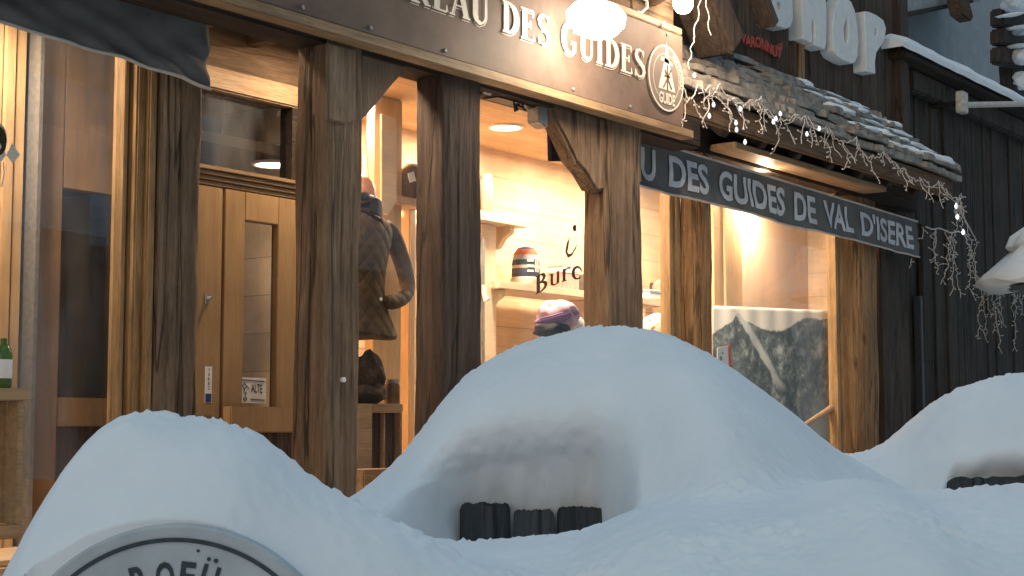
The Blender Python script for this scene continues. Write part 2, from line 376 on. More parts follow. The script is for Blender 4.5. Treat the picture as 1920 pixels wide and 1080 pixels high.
hewn(1573, 1601, 1657, .45, FZ, 3.9, M['logz'], 6, [(0, .3, .05, .02), (0, -.6, .04, .02)], dpmin=.3, rough=1.5, cr=.8)
# the big corbel bracket on the fourth post
br = MB()
def outline(pxs, Y, th): return [P(x, y, Y) for x, y in pxs], Vector((0, th, 0))
def solid(pxs, Y, th, name, mat, parent=shop, bevel=.006, sub=0):
    pts, off = outline(pxs, Y, th); return MB().prism(pts, off).build(name, mat, parent, bevel=bevel)
solid([(1030, 178), (1100, 200), (1205, 232), (1205, 345), (1170, 352), (1120, 360), (1098, 322), (1082, 305), (1062, 262), (1042, 225)], .03, .13, 'corbel', M['post'], bevel=.02)
solid([(676, 92), (772, 118), (764, 128), (740, 155), (715, 185), (690, 215), (676, 226)], .06, .16, 'brace', M['wboard'], bevel=.01)
solid([(616, 80), (669, 93), (669, 226), (648, 232), (616, 226)], -.022, .03, 'packing_board', M['wboard'], bevel=.008)
# header beam behind the sign and soffit
MB().box(2.5, 9.75, .015, .26, 3.62, 3.98).build('header_beam', M['beam'], shop, bevel=.015)
MB().box(2.0, 9.4, .27, 1.5, 3.90, 3.98).build('soffit', M['soffit'], shop)
for X in (5.15, 5.62, 6.1, 6.75): MB().box(X, X + .1, .27, .93, 3.80, 3.895).build('joist', M['beambrown'], shop, bevel=.008)
# door bay at Y = .95
YD = .95
zc0, zc1 = PZ(370, 345, YD), PZ(370, 309, YD)
zr0, zr1 = PZ(370, 165, YD), PZ(370, 122, YD)
xa, xb = PX(355, YD), PX(640, YD)
MB().box(xa, xb, YD - .06, YD + .06, zr0, zr1).build('lintel', M['trimx'], shop, bevel=.01)
MB().box(xa, xb, YD - .02, YD + .05, zr1 + .002, 3.895).build('upper_panel', M['beambrown'], shop)
cn = MB(); 
for k in range(4): cn.box(xa, xb, YD - .03 - .014 * k, YD + .05, zc0 + (zc1 - zc0) * k / 4, zc0 + (zc1 - zc0) * (k + 1) / 4 - .004)
cn.build('door_cornice', M['trimx'], shop, bevel=.003)
MB().box(xa, xb, YD, YD + .006, zc1 + .004, zr0 - .004).build('transom_pane', M['glassdark'], shop)
MB().box(PX(532, YD), PX(548, YD), YD - .05, YD + .05, zc1 + .003, zr0 - .003).build('transom_mullion', M['beam'], shop)
def frame_leaf(px0, px1, gx0, gx1, gy0, gy1, name):
    x0, x1 = PX(px0, YD), PX(px1, YD); z0, z1 = FZ + .02, zc0 - .006
    if gx0 is None:
        d = MB().box(x0, x1, YD - .03, YD + .03, z0, z1).build(name, M['door'], shop, bevel=.006); return d
    a, b = PX(gx0, YD), PX(gx1, YD); zt, zb = PZ(gx0, gy0, YD), PZ(gx0, gy1, YD)
    d = MB().box(x0, a, YD - .03, YD + .03, z0, z1).box(b, x1, YD - .03, YD + .03, z0, z1).box(a, b, YD - .03, YD + .03, zt, z1).box(a, b, YD - .03, YD + .03, z0, zb).build(name, M['door'], shop, bevel=.004)
    MB().box(a, b, YD + .012, YD + .018, zb, zt).build('door_pane', M['glassdark'], d)
    return d
dl = frame_leaf(350, 408, None, None, 0, 0, 'side_panel')
dr = frame_leaf(412, 570, 450, 513, 413, 762, 'door')
hz = P(387, 560, YD - .03)
MB().box(hz.x - .012, hz.x + .012, hz.y - .012, hz.y - .001, hz.z - .03, hz.z + .03).tube([hz, hz + Vector((0, -.045, 0))], .012).build('door_handle', M['metal'], dl, smooth=True)
# bench rail below the door window
for a, b, t_, bo, Yq in ((355, 408, 757, 781, .86), (436, 560, 762, 811, .80)):
    MB().box(PX(a, Yq), PX(b, Yq), Yq, Yq + .07, PZ(a, bo, Yq), PZ(a, t_, Yq)).build('rail', M['door'], shop, bevel=.006)
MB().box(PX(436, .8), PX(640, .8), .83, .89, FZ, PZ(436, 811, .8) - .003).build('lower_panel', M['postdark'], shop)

# window frames along Y = .6
YW = .60
ztop = 3.86; zsill = 1.62
def winframe(px0, px1, Y, name='window_frame', z0=FZ, z1=3.9, mat='trimz', steps=4):
    x0, x1 = PX(px0, Y), PX(px1, Y); m = MB()
    for k in range(steps):
        a = x0 + (x1 - x0) * k / steps; b = x0 + (x1 - x0) * (k + 1) / steps
        m.box(a, b - .003, Y - (.012 if k % 2 else .03), Y + .06, z0, z1)
    return m.build(name, M[mat], shop, bevel=.003)
WF1 = winframe(218, 250, YW - .02)
WF2 = winframe(1251, 1275, YW - .02)
WF3 = winframe(1563, 1577, YW - .02, steps=3)
def pane(px0, px1, par, Y=YW, z0=1.35, z1=3.88, mat='glass', name='window_pane'):
    return MB().box(PX(px0, Y), PX(px1, Y), Y + .01, Y + .016, z0, z1).build(name, M[mat], par)
pane(-120, 217, WF1, mat='glassleft'); pane(670, 905, WF2); pane(905.5, 1250, WF2); pane(1277, 1562, WF3); 
# head rail over the windows, sill under
MB().box(PX(660, YW), 14.9, YW - .05, YW + .09, 3.885, 4.02).build('head_rail', M['trimx'], shop, bevel=.008)
MB().box(2.2, PX(218, YW), YW - .05, YW + .09, 3.72, 3.86).build('head_rail', M['trimx'], shop, bevel=.008)
MB().box(PX(676, YW), 14.2, YW - .04, YW + .16, 1.20, 1.345).build('window_sill', M['trimx'], shop, bevel=.008)
# interior room
YBK = 1.9; zce = PZ(903, 275, YBK)
MB().box(6.9, 14.4, YBK, YBK + .08, FZ, 4.1).build('back_wall', M['pinewall'], shop)
MB().box(6.9, 14.4, YW + .1, YBK - .003, zce, zce + .06).build('ceiling', M['pineceil'], shop)
MB().box(2.0, 14.4, YW + .03, 4.2, FZ + .002, FZ + .03).build('interior_floor', M['pinewall'], shop)
MB().box(14.3, 14.38, YW + .03, YBK - .003, FZ + .03, zce - .003).build('side_wall', M['pinewall'], shop)
MB().box(6.82, 6.898, YD + .07, YBK, FZ + .03, zce - .003).build('partition', M['pinewall'], shop)
MB().box(6.9, 14.2, YW + .16, YBK - .1, 1.18, 1.24).build('window_floor', M['shelf'], shop)
# deeper room behind the door and the left window
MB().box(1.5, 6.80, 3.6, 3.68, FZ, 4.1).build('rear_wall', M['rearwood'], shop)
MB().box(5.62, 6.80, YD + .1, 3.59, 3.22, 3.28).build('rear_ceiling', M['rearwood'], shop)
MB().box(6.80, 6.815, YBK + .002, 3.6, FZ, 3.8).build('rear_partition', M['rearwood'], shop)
# left bay: inner door wall seen through the first window
YL = 1.25
lb = MB()
x = lambda p: PX(p, YL); z = lambda yy: PZ(110, yy, YL)
d2 = MB().box(x(60), x(112), YL, YL + .06, FZ, 3.7).box(x(112), x(236), YL, YL + .06, z(352), 3.7).box(x(112), x(236), YL, YL + .06, z(800), z(745)).box(x(236), x(262), YL, YL + .06, FZ, 3.7).build('inner_door', wood('inner_door_wood', (.20, .125, .07), (.28, .18, .10), (.34, .22, .13), 'Z', .6, .15, .05, fine=.3), shop, bevel=.006)
MB().box(x(112), x(236), YL + .025, YL + .031, z(745), z(352)).build('inner_door_pane', M['glassdark'], d2)
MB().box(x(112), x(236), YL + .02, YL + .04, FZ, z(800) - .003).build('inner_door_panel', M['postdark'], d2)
MB().box(x(52), x(59), YL - .05, YL + .08, FZ, 3.7).build('inner_door_frame', M['metal'], shop)
bw = MB()
for k in range(8): bw.box(x(-130 + 22 * k), x(-109 + 22 * k) - .006, YL + .02 + .012 * (k % 2), YL + .06, FZ, 3.7)
bw.build('board_wall', M['pinez'], shop, bevel=.003)
# curtain boards and painted wall behind the right window
YC = 1.35
cb = MB()
for k in range(3): cb.box(PX(1340 + 18 * k, YC), PX(1357 + 18 * k, YC), YC - .02 * (k % 2), YC + .05, FZ, 3.8)
cb.build('inner_boards', M['pinez'], shop, bevel=.004)
MB().box(PX(1394, YC), 14.29, YC + .06, YC + .1, FZ, zce - .01).build('inner_wall', M['peach'], shop)
# pillar with pointed end in the third bay
Yp = 1.15
pl = MB().prism([P(a, b, Yp) for a, b in ((716, 213), (744, 222), (744, 378), (727, 404), (716, 395))], (0, .02, 0)).build('hanging_pillar', M['shelf'], shop, bevel=.003)
MB().box(PX(690, 1.3), PX(742, 1.3), 1.25, 1.33, FZ, zce - .004).build('pillar', M['pinez'], shop, bevel=.005)
MB().box(PX(757, 1.4), PX(768, 1.4), 1.35, 1.45, FZ, 3.3).build('pillar', M['pinez'], shop, bevel=.005)

# upper wall with board-and-batten over the porch roof
zt1 = PZ(1300, 85, .9)
random.seed(4)
uw = MB(); X = 8.4
while X < PX(1704, .9) - .02:
    w_ = random.uniform(.16, .24); w_ = min(w_, PX(1704, .9) - X); uw.box(X, X + w_ - .008, .9 - random.uniform(0, .03), .98, 4.3, 7.2); X += w_
uw.build('upper_wall', M['shopwall'], shop, bevel=.004)
MB().box(PX(1690, .86), PX(1706, .86), .80, .90, 4.5, 7.2).build('corner_post', M['postdark'], shop, bevel=.01)
MB().box(PX(1494, .86), PX(1500, .86), .84, .895, 4.7, 7.0).build('batten', M['shopwall'], shop, bevel=.005)
MB().box(PX(1502, .86), PX(1512, .86), .83, .895, 4.7, 7.0).build('batten', M['logz'], shop, bevel=.005)
# ------------------------------------------------------------------ porch roof of stacked slates
zE = 3.93; Ye = -.05; XL, XR = 9.36, PX(1815, -.05)
roof = MB().add([(XL, Ye + .13, zE + .02), (XR - .1, Ye + .13, zE + .02), (XR - .4, .9, zt1 - .03), (XL, .9, zt1 - .03),
                 (XL, Ye + .13, zE + .06), (XR - .1, Ye + .13, zE + .06), (XR - .4, .9, zt1 + .01), (XL, .9, zt1 + .01)],
                [(0, 1, 2, 3), (4, 5, 6, 7), (0, 1, 5, 4), (1, 2, 6, 5), (2, 3, 7, 6), (3, 0, 4, 7)]).build('porch_roof', M['soffit'], shop)
random.seed(11)
rows = 5; slope = (zt1 - zE) / (.9 - Ye); zR = 4.02; rise = (zt1 - .02 - zR) / rows; snowspots = []
for r_ in range(rows):
    sm = MB(); y0 = Ye + (.86 - Ye) * r_ / rows
    for lay in range(2):
        X = XL - random.uniform(0, .2); hh = rise / 2
        while X < XR - .42 * (y0 - Ye):
            w_ = random.uniform(.22, .95); th = hh * random.uniform(.62, .92); yy = y0 + random.uniform(-.05, .03) + lay * .035
            xr = min(X + w_ - .008, XR - .36 * (y0 - Ye) + random.uniform(-.03, .03))
            if xr - X > .06:
                L = .26; zz = zR + rise * r_ + hh * lay + random.uniform(-.006, .012); tl = random.uniform(-.014, .014); nx = 8
                fr = [Vector((X + (xr - X) * i / (nx - 1), yy + random.uniform(-.02, .02), zz + tl * i / nx + random.uniform(-.003, .003))) for i in range(nx)]
                bk = [Vector((v.x, yy + L, zz + .22 * L)) for v in fr]
                lo = fr + bk[::-1]; hi = [v + Vector((0, random.uniform(-.004, .012), th + random.uniform(-.009, .007))) for v in lo]
                N = len(lo); sm.add(lo + hi, [tuple(range(N))[::-1], tuple(range(N, 2 * N))] + [(i, (i + 1) % N, N + (i + 1) % N, N + i) for i in range(N)])
                if lay and X > XR - 1.9 - .25 * r_: snowspots.append(((X + xr) / 2, yy + .10, zz + th + .012, (xr - X) / 2))
            X += w_
    sm.build('slate_course', M['slate'], roof, bevel=.004)
# thin snow lying on the slates at the right end
def snowlump(c, rx, ry, rz, name='snow_patch', parent=None, seed=0, mat='snow'):
    bm = bmesh.new(); bmesh.ops.create_icosphere(bm, subdivisions=4, radius=1)
    for v in bm.verts:
        p = v.co.copy(); d = 1 + .25 * noise.noise(p * 1.6 + Vector((seed, 0, 0))) + .08 * noise.noise(p * 6)
        v.co = Vector((p.x * rx * d, p.y * ry * d, (p.z * rz * d if p.z > 0 else p.z * rz * .5) + p.y * ry * .22))
    me = bpy.data.meshes.new(name); bm.to_mesh(me); bm.free(); me.polygons.foreach_set('use_smooth', [True] * len(me.polygons))
    return link(name, me, M[mat], parent, c)
for i, (a, b, c, d) in enumerate(snowspots):
    if d > .07: snowlump(Vector((a, b, c)), d * 1.1, .13, .030 + .012 * (i % 3), parent=roof, seed=i)
# fascia, rafters
MB().box(XL, XR - .15, Ye + .06, Ye + .12, zE - .10, zR - .005).build('fascia', M['beambrown'], shop, bevel=.01)
for k in range(9):
    X = XL + .35 + k * .62
    MB().bar((X, Ye + .17, zE - .08), (X, .88, zE - .08 + slope * .7), .1, .12).build('rafter', M['beam'], shop, bevel=.008)
bp_ = P(1355, 284, .3); bq = P(1640, 362, .3)
MB().box(bp_.x, bq.x, .18, .42, bq.z + .0, bq.z + .05).build('soffit_board', M['trimx'], shop, bevel=.008)
MB().box(9.4, 14.8, .43, .6, bq.z - .02, bq.z + .3).build('header_beam', M['beam'], shop, bevel=.01)
MB().box(9.35, 14.85, .30, .89, zE + .02, zE + .05).build('soffit', M['soffit'], shop)
# gable timbers near the upper lamp
a = P(1322, -60, -.1); b = P(1385, 95, .5)
MB().bar(P(1275, -90, .25), P(1352, 92, .25), .28, .34, up=(0, 1, 0)).build('gable_rafter', M['postdark'], shop, bevel=.03)
MB().bar(P(1400, -60, .3), P(1442, 48, .3), .10, .16, up=(0, 1, 0)).build('gable_board', M['shopwall'], shop, bevel=.01)
MB().box(PX(1300, .6), PX(1372, .6), .55, .85, 4.55, 6.6).build('gable_wall', M['shopwall'], shop)
lp = P(1215, -12, .1)
MB().tube([lp + Vector((-.2, -.3, 0)), lp + Vector((.2, .7, 0))], .13, 20).build('purlin', M['post'], shop, smooth=True)
MB().box(7.6, 9.4, .02, .5, 4.35, 4.9).build('upper_beam', M['beambrown'], shop, bevel=.02)
MB().box(2.0, 8.3, .1, .6, 4.0, 5.0).build('upper_beam', M['beam'], shop, bevel=.02)
MB().box(2, 14.3, 1.0, 4.2, 4.11, 4.2).build('roof_deck', M['beam'], shop)

# ------------------------------------------------------------------ serif lettering
def ribbon(m, pts, ws, tf):
    """flat ribbon; pts in letter space, ws full widths"""
    n = len(pts); L = []; R_ = []
    for i in range(n):
        a = Vector(pts[max(i - 1, 0)]); b = Vector(pts[min(i + 1, n - 1)]); d = (b - a).normalized(); nn = Vector((-d.y, d.x))
        p = Vector(pts[i]); lift = Vector((0, -.00025 * (len(m.f) % 23), 0)); L.append(tf(p + nn * ws[i] / 2) + lift); R_.append(tf(p - nn * ws[i] / 2) + lift)
    for i in range(n - 1): m.add([L[i], L[i + 1], R_[i + 1], R_[i]], [(0, 1, 2, 3)])
def arc(cx, cy, rx, ry, a0, a1, n=14): return [(cx + rx * cos(radians(a0 + (a1 - a0) * i / n)), cy + ry * sin(radians(a0 + (a1 - a0) * i / n))) for i in range(n + 1)]
T, t_ = .17, .065
def stem(x, w=T, y0=0, y1=1): return [([(x, y0), (x, y1)], [w, w])]
def serif(x, y, w=.3): return [([(x - w / 2, y), (x + w / 2, y)], [.055, .055])]
def thick(pts, base, amp, ph=0):
    n = len(pts); return [base + amp * abs(sin(pi * i / (n - 1) + ph)) for i in range(n)]
def glyph(c):
    s = []
    if c == 'I': s += stem(.15) + serif(.15, .03) + serif(.15, .97); w = .3
    elif c == 'E':
        s += stem(.16) + [([(.02, .97), (.52, .97)], [.06, .06]), ([(.02, .03), (.54, .03)], [.06, .06]), ([(.16, .52), (.40, .52)], [.06, .06]),
                          ([(.52, .97), (.50, .78)], [.05, .01]), ([(.54, .03), (.52, .24)], [.07, .01]), ([(.40, .64), (.40, .40)], [.04, .04])]; w = .58
    elif c == 'D':
        p = arc(.22, .5, .36, .47, 90, -90); s += stem(.17) + [(p, thick(p, t_, T * .75)), ([(.02, .97), (.26, .97)], [.06, .06]), ([(.02, .03), (.26, .03)], [.06, .06])]; w = .66
    elif c in 'Uu':
        p = [(.14, .97)] + arc(.34, .28, .20, .25, 180, 360) + [(.54, .97)]
        s += [(p, [T] * 5 + [T * .8] * 4 + [t_] * (len(p) - 9))] + serif(.14, .97) + serif(.54, .97, .22); w = .68
    elif c == 'A':
        s += [([(.06, .03), (.32, .98)], [t_, t_]), ([(.32, .98), (.56, .03)], [T, T]), ([(.16, .33), (.46, .33)], [.05, .05])] + serif(.06, .03, .2) + serif(.57, .03, .28); w = .66
    elif c == 'S':
        p = [(.46, .80), (.42, .93), (.28, .98), (.14, .92), (.09, .77), (.15, .63), (.30, .52), (.44, .40), (.49, .24), (.42, .08), (.27, .02), (.12, .08), (.07, .22)]
        s += [(p, [.02, .06, .07, .10, .13, .16, .17, .16, .13, .10, .07, .06, .02]), ([(.47, .98), (.46, .76)], [.05, .03]), ([(.06, .02), (.07, .26)], [.05, .03])]; w = .56
    elif c == 'G':
        p = arc(.34, .5, .28, .48, 50, 310, 20); s += [(p, thick(p, t_, T * .7)), ([(.52, .1), (.52, .42)], [T * .8, T * .8]), ([(.40, .42), (.62, .42)], [.05, .05]), ([(.52, .9), (.50, .72)], [.05, .02])]; w = .68
    elif c == 'R':
        p = arc(.22, .74, .27, .23, 90, -90); s += stem(.16) + [(p, thick(p, t_, T * .6)), ([(.24, .5), (.55, .03)], [T * .7, T * .9])] + serif(.16, .03) + serif(.58, .03, .2) + [([(.02, .97), (.24, .97)], [.06, .06])]; w = .64
    elif c == 'B':
        p = arc(.20, .75, .24, .22, 90, -90); q = arc(.20, .28, .30, .25, 90, -90)
        s += stem(.16) + [(p, thick(p, t_, T * .6)), (q, thick(q, t_, T * .6)), ([(.02, .97), (.22, .97)], [.06, .06]), ([(.02, .03), (.22, .03)], [.06, .06])]; w = .60
    elif c == 'r':
        s += stem(.13, T * .8, 0, .7) + serif(.13, .03, .26) + [([(.15, .52), (.24, .68), (.36, .70), (.40, .62)], [.05, .08, .1, .12]), ([(.02, .68), (.13, .68)], [.05, .05])]; w = .42
    elif c == 'e':
        p = arc(.26, .35, .20, .33, 10, 320, 18); s += [(p, thick(p, t_, T * .55)), ([(.08, .38), (.45, .38)], [.05, .05])]; w = .5
    elif c == 'a':
        p = arc(.2, .2, .15, .18, 40, 320, 12); s += [(p, thick(p, t_, .06)), ([(.38, .03), (.38, .5), (.32, .66), (.18, .68), (.08, .6)], [.12, .12, .09, .07, .09])]; w = .48
    elif c == 'u_':
        p = [(.12, .68)] + arc(.27, .2, .15, .18, 180, 350) ; s += [(p, [.13] * 4 + [.08] * (len(p) - 4)), ([(.43, .7), (.43, .02)], [.13, .13]), ([(.0, .68), (.14, .68)], [.05, .05])]; w = .52
    else: w = .3
    return s, w
def layout(m, text, tf, space=.09):
    x = 0
    for c in text:
        s, w = glyph(c)
        for pts, ws in s: ribbon(m, [(px_ + x, py_) for px_, py_ in pts], ws, tf)
        x += w + space
    return x
def textwidth(text, space=.09): return sum(glyph(c)[1] + space for c in text) - space

# ------------------------------------------------------------------ the big sign board
YS = -.10
zb, ztp = 3.69, 4.345
sign = thing('sign_board', 'long dark brown sign board with white serif lettering and round emblem under bright lamp', 'sign', (7, YS, zb))
XSR = PX(1285, YS)
MB().box(3.2, XSR, YS, YS + .04, zb, ztp).build('panel', M['signboard'], sign, bevel=.004)
MB().box(3.2, XSR + .12, YS - .015, YS + .09, zb - .062, zb - .003).build('lower_rail', M['trimx'], sign, bevel=.006)
MB().box(3.2, XSR - .02, YS - .01, YS + .06, ztp + .002, ztp + .05).build('upper_rail', M['trimx'], sign, bevel=.006)
TXT = 'BUREAU DES GUIDES'
xr_ = PX(1211, YS); xl_ = PX(938, YS)                 # DES starts at 938
full = textwidth(TXT); pre = textwidth('BUREAU ') + .09
sc_ = (xr_ - xl_) / (full - pre); x0_ = xl_ - pre * sc_
zt_l, zb_l = PZ(1190, 90, YS), PZ(1190, 143, YS)
def tfs(yo, ex=0, ez=0): return lambda p: Vector((x0_ + p.x * sc_ + ex, YS - yo, zb_l + p.y * (zt_l - zb_l) + ez))
m = MB(); layout(m, TXT, tfs(.008)); m.build('lettering', M['cream'], sign)
# thin drop line that edges the letters
m = MB(); T0, tt0 = T, t_
for c_off in ((.022, -.022),):
    x = 0
    for c in TXT:
        s, w = glyph(c)
        for pts, ws in s:
            n = len(pts); out = []
            for i in range(n):
                a = Vector(pts[max(i - 1, 0)]); b = Vector(pts[min(i + 1, n - 1)]); d = (b - a).normalized(); nn = Vector((-d.y, d.x))
                sg = 1 if (nn.x * .7 - nn.y * .7) > 0 else -1
                out.append((Vector(pts[i]) + nn * sg * (ws[i] / 2 + .05) + Vector((x, 0))))
            ribbon(m, out, [.022] * n, tfs(.0015))
        x += w + .09
m.build('letter_outline', M['cream'], sign)
for k, px in enumerate((690, 832, 1076, 1184, 560)): 
    mb = MB(); c = Vector((PX(px, YS), YS, zb + .035)); mb.lathe(c, [(.012, 0), (.012, .006), (.006, .011)], 10, ax=(1, 0, 0), ay=(0, 0, 1), az=(0, -1, 0)).build('screw', M['metal'], sign)
for px in (760, 905, 1030, 1160, 1255):
    c = Vector((PX(px, YS), YS, ztp - .03)); MB().lathe(c, [(.012, 0), (.012, .006), (.006, .011)], 10, ax=(1, 0, 0), ay=(0, 0, 1), az=(0, -1, 0)).build('screw', M['metal'], sign)
# emblem
ec = P(1246, 147, YS); er = .232
ux, uz = Vector((1, 0, 0)), Vector((0, 0, 1))
MB().lathe(ec - Vector((0, .002, 0)), [(er, 0), (er, .010), (er - .01, .012)], 48, ax=ux, ay=uz, az=(0, -1, 0)).build('emblem', plain('emblem_grey', (.22, .175, .15), .5, .1, 20, .05), sign)
ring = MB()
for ra, rb in ((er, er - .012), (er * .74, er * .72)):
    for k in range(48):
        a0, a1 = 2 * pi * k / 48, 2 * pi * (k + 1) / 48
        ring.add([ec + Vector((r * cos(a), -.0145, r * sin(a))) for r, a in ((ra, a0), (ra, a1), (rb, a1), (rb, a0))], [(0, 1, 2, 3)])
ring.add([ec + Vector((a * er, -.016, b * er)) for a, b in ((-.46, -.36), (.50, -.36), (.18, .45), (.02, 1.12), (-.12, .5))], [(0, 1, 2, 3, 4)])
ring.add([ec + Vector((a * er, -.016, b * er)) for a, b in ((-.32, .5), (.38, .42), (.36, .50), (-.05, .62), (-.3, .6))], [(0, 1, 2, 3, 4)])
ring.build('emblem_mark', M['cream'], sign)
dk = MB()
for a, b in (((-.18, -.3), (.26, .3)), ((.28, -.3), (-.1, .25)), ((.04, -.38), (.06, .4)), ((-.12, .06), (.22, .06))):
    A = ec + Vector((a[0] * er, -.019, a[1] * er)); B = ec + Vector((b[0] * er, -.019, b[1] * er)); dk.bar(A, B, .012, .002, up=(0, 1, 0))
dk.build('emblem_lines', M['signboard'], sign)
def textmesh(body, bold=0.0, res=3, spacing=1.0, sub=0):
    c = bpy.data.curves.new('t', 'FONT'); c.body = body; c.size = 1; c.offset = bold; c.resolution_u = res; c.space_character = spacing
    o = bpy.data.objects.new('t', c); col.objects.link(o); dg = bpy.context.evaluated_depsgraph_get()
    me = bpy.data.meshes.new_from_object(o.evaluated_get(dg)); bpy.data.objects.remove(o); bpy.data.curves.remove(c)
    v = np.zeros(len(me.vertices) * 3); me.vertices.foreach_get('co', v); v = v.reshape(-1, 3)
    f = [tuple(p.vertices) for p in me.polygons]; bpy.data.meshes.remove(me)
    v[:, 0] -= v[:, 0].min()
    if sub:
        bm = bmesh.new(); bv = [bm.verts.new((a, b, 0)) for a, b, _ in v]
        for q in f:
            try: bm.faces.new([bv[i] for i in q])
            except ValueError: pass
        for _ in range(7):
            bmesh.ops.triangulate(bm, faces=bm.faces); e = [e for e in bm.edges if e.calc_length() > sub]
            if not e: break
            bmesh.ops.subdivide_edges(bm, edges=e, cuts=1)
        bmesh.ops.triangulate(bm, faces=bm.faces); bm.verts.ensure_lookup_table(); bm.verts.index_update()
        v = np.array([tuple(q.co) for q in bm.verts]); f = [tuple(w.index for w in q.verts) for q in bm.faces]; bm.free()
    return v[:, :2], f
def settext(name, body, mat, parent, fn, bold=0, spacing=1.0, wid=1.0, hei=1.0, th=None):
    v, f = textmesh(body, bold, spacing=spacing); s = v.max(0)
    cap = s[1]
    m = MB(); m.add([fn(a / s[0] * wid, b / cap * hei) for a, b in v], f); return m.build(name, mat, parent)
settext('emblem_word', 'GUIDE', M['cream'], sign, lambda a, b: ec + Vector((-.44 * er + a * .9 * er, -.0185, -.78 * er + b * .33 * er)), .03)
def arcword(name, body, a0, a1, r, h, parent, mat, cen, Ax, Az, out):
    v, f = textmesh(body, .01); s = v.max(0); m = MB(); vs = []
    for a, b in v:
        an = radians(a0 + (a1 - a0) * a / s[0]); rr = r + b / s[1] * h; vs.append(cen + Ax * rr * cos(an) + Az * rr * sin(an) + out)
    m.add(vs, f); return m.build(name, mat, parent)
arcword('emblem_rim_word', 'NATIONAL', 62, -18, er * .77, er * .15, sign, M['cream'], ec, ux, uz, Vector((0, -.016, 0)))
# ------------------------------------------------------------------ flood lamp and globe lamp
fl = P(1118, 34, -.42)
fo = thing('flood_lamp', 'glaring warm flood lamp on a curved arm in front of the dark sign board', 'lamp', fl)
MB().lathe(fl + Vector((0, .0, .03)), [(.02, .09), (.05, .08), (.09, .05), (.11, .0)], 24, sx=1.3).build('shade', M['metal'], fo, smooth=True)
MB().lathe(fl, [(.05, -.12), (.11, -.095), (.155, -.04), (.165, .02), (.13, .07), (.02, .09)], 28, sx=1.35).build('lamp_face', M['flood'], fo, smooth=True)  # glowing face enlarged to the extent of the lamp's glare
MB().tube([fl + Vector((0, 0, .14)), fl + Vector((0, .1, .28)), fl + Vector((0, .28, .32)), fl + Vector((0, .40, .28))], .014).build('arm', M['black'], fo, smooth=True)
pointlight('flood_light', fl + Vector((.10, -.06, -.10)), .18, 45, fo, (1, .74, .48))
gl_ = P(1281, 6, -.2)
go = thing('globe_lamp', 'bright round bulb lamp hung beside the upper right corner of sign board', 'lamp', gl_)
MB().lathe(gl_, [(.01, -.075), (.045, -.062), (.07, -.02), (.07, .02), (.045, .06), (.03, .09)], 20).build('globe', M['flood'], go, smooth=True)
MB().tube([gl_ + Vector((0, 0, .08)), gl_ + Vector((0, 0, .14)), gl_ + Vector((0, .25, .2))], .02).build('holder', M['black'], go, smooth=True)
pointlight('globe_light', gl_ + Vector((.15, -.32, -.02)), .08, 62, go, (1, .74, .50))
# cable loops
for i, pp in enumerate(([(1190, -10), (1212, 0), (1213, 14), (1200, 25), (1192, 20)], [(905, 172), (918, 176), (930, 160), (930, 148), (922, 140)], [(398, -5), (402, 8), (400, 22), (405, 32), (416, 38)])):
    pts = [P(a, b, -.06 if i == 0 else (.1 if i == 1 else .3)) for a, b in pp]
    q = []
    for k in range(len(pts) - 1):
        for s in range(4): q.append(pts[k].lerp(pts[k + 1], s / 4))
    o = MB().tube(q, .011 if i < 2 else .006, 8).build('cable', M['cable'], None, smooth=True)
    tag(o, ('pale looped cable beside the lamp above the sign', 'pale curled cable end beneath the sign beside the third post', 'thin loose wire dangling beside the blank left banner')[i], 'cable')
nl = P(643, 712, -.004); MB().lathe(nl + Vector((0, .01, 0)), [(.014, 0), (.014, .02), (.006, .024)], 14, ax=(1, 0, 0), ay=(0, 0, 1), az=(0, -1, 0)).build('post_screw', M['white'], shop)
# gear under the sign between third and fourth post
jb = thing('junction_box', 'grey electrical box with tangled cables under the sign board', 'electrical box', P(1010, 215, .12))
c = P(1008, 214, .12)
MB().obox(c, (.05, 0, -.015), (0, .05, 0), (0, 0, .075)).build('box', M['metal'], jb, bevel=.008)
MB().obox(P(960, 180, .15), (.22, 0, 0), (0, .06, 0), (0, 0, .05)).build('bracket', M['black'], jb, bevel=.01)
random.seed(3); cm = MB()
for k in range(7):
    s0 = P(908 + k * 14, 150 + k * 5, .1); q = [s0]
    for s in range(9): q.append(q[-1] + Vector((random.uniform(-.05, .07), random.uniform(-.03, .03), random.uniform(-.06, .045))))
    cm.tube(q, .007, 6)
cm.build('cables', M['black'], jb, smooth=True)
fg = MB(); fl_p = [(1030, 190), (1040, 196), (1062, 232), (1082, 272), (1086, 300), (1062, 302), (1033, 302)]
tag(solid(fl_p, .28, .03, 'hanging_flag', fabric('navy_cloth', (.035, .04, .06)), None, bevel=.006), 'dark navy cloth hanging beneath the sign against the fourth post bracket', 'flag')

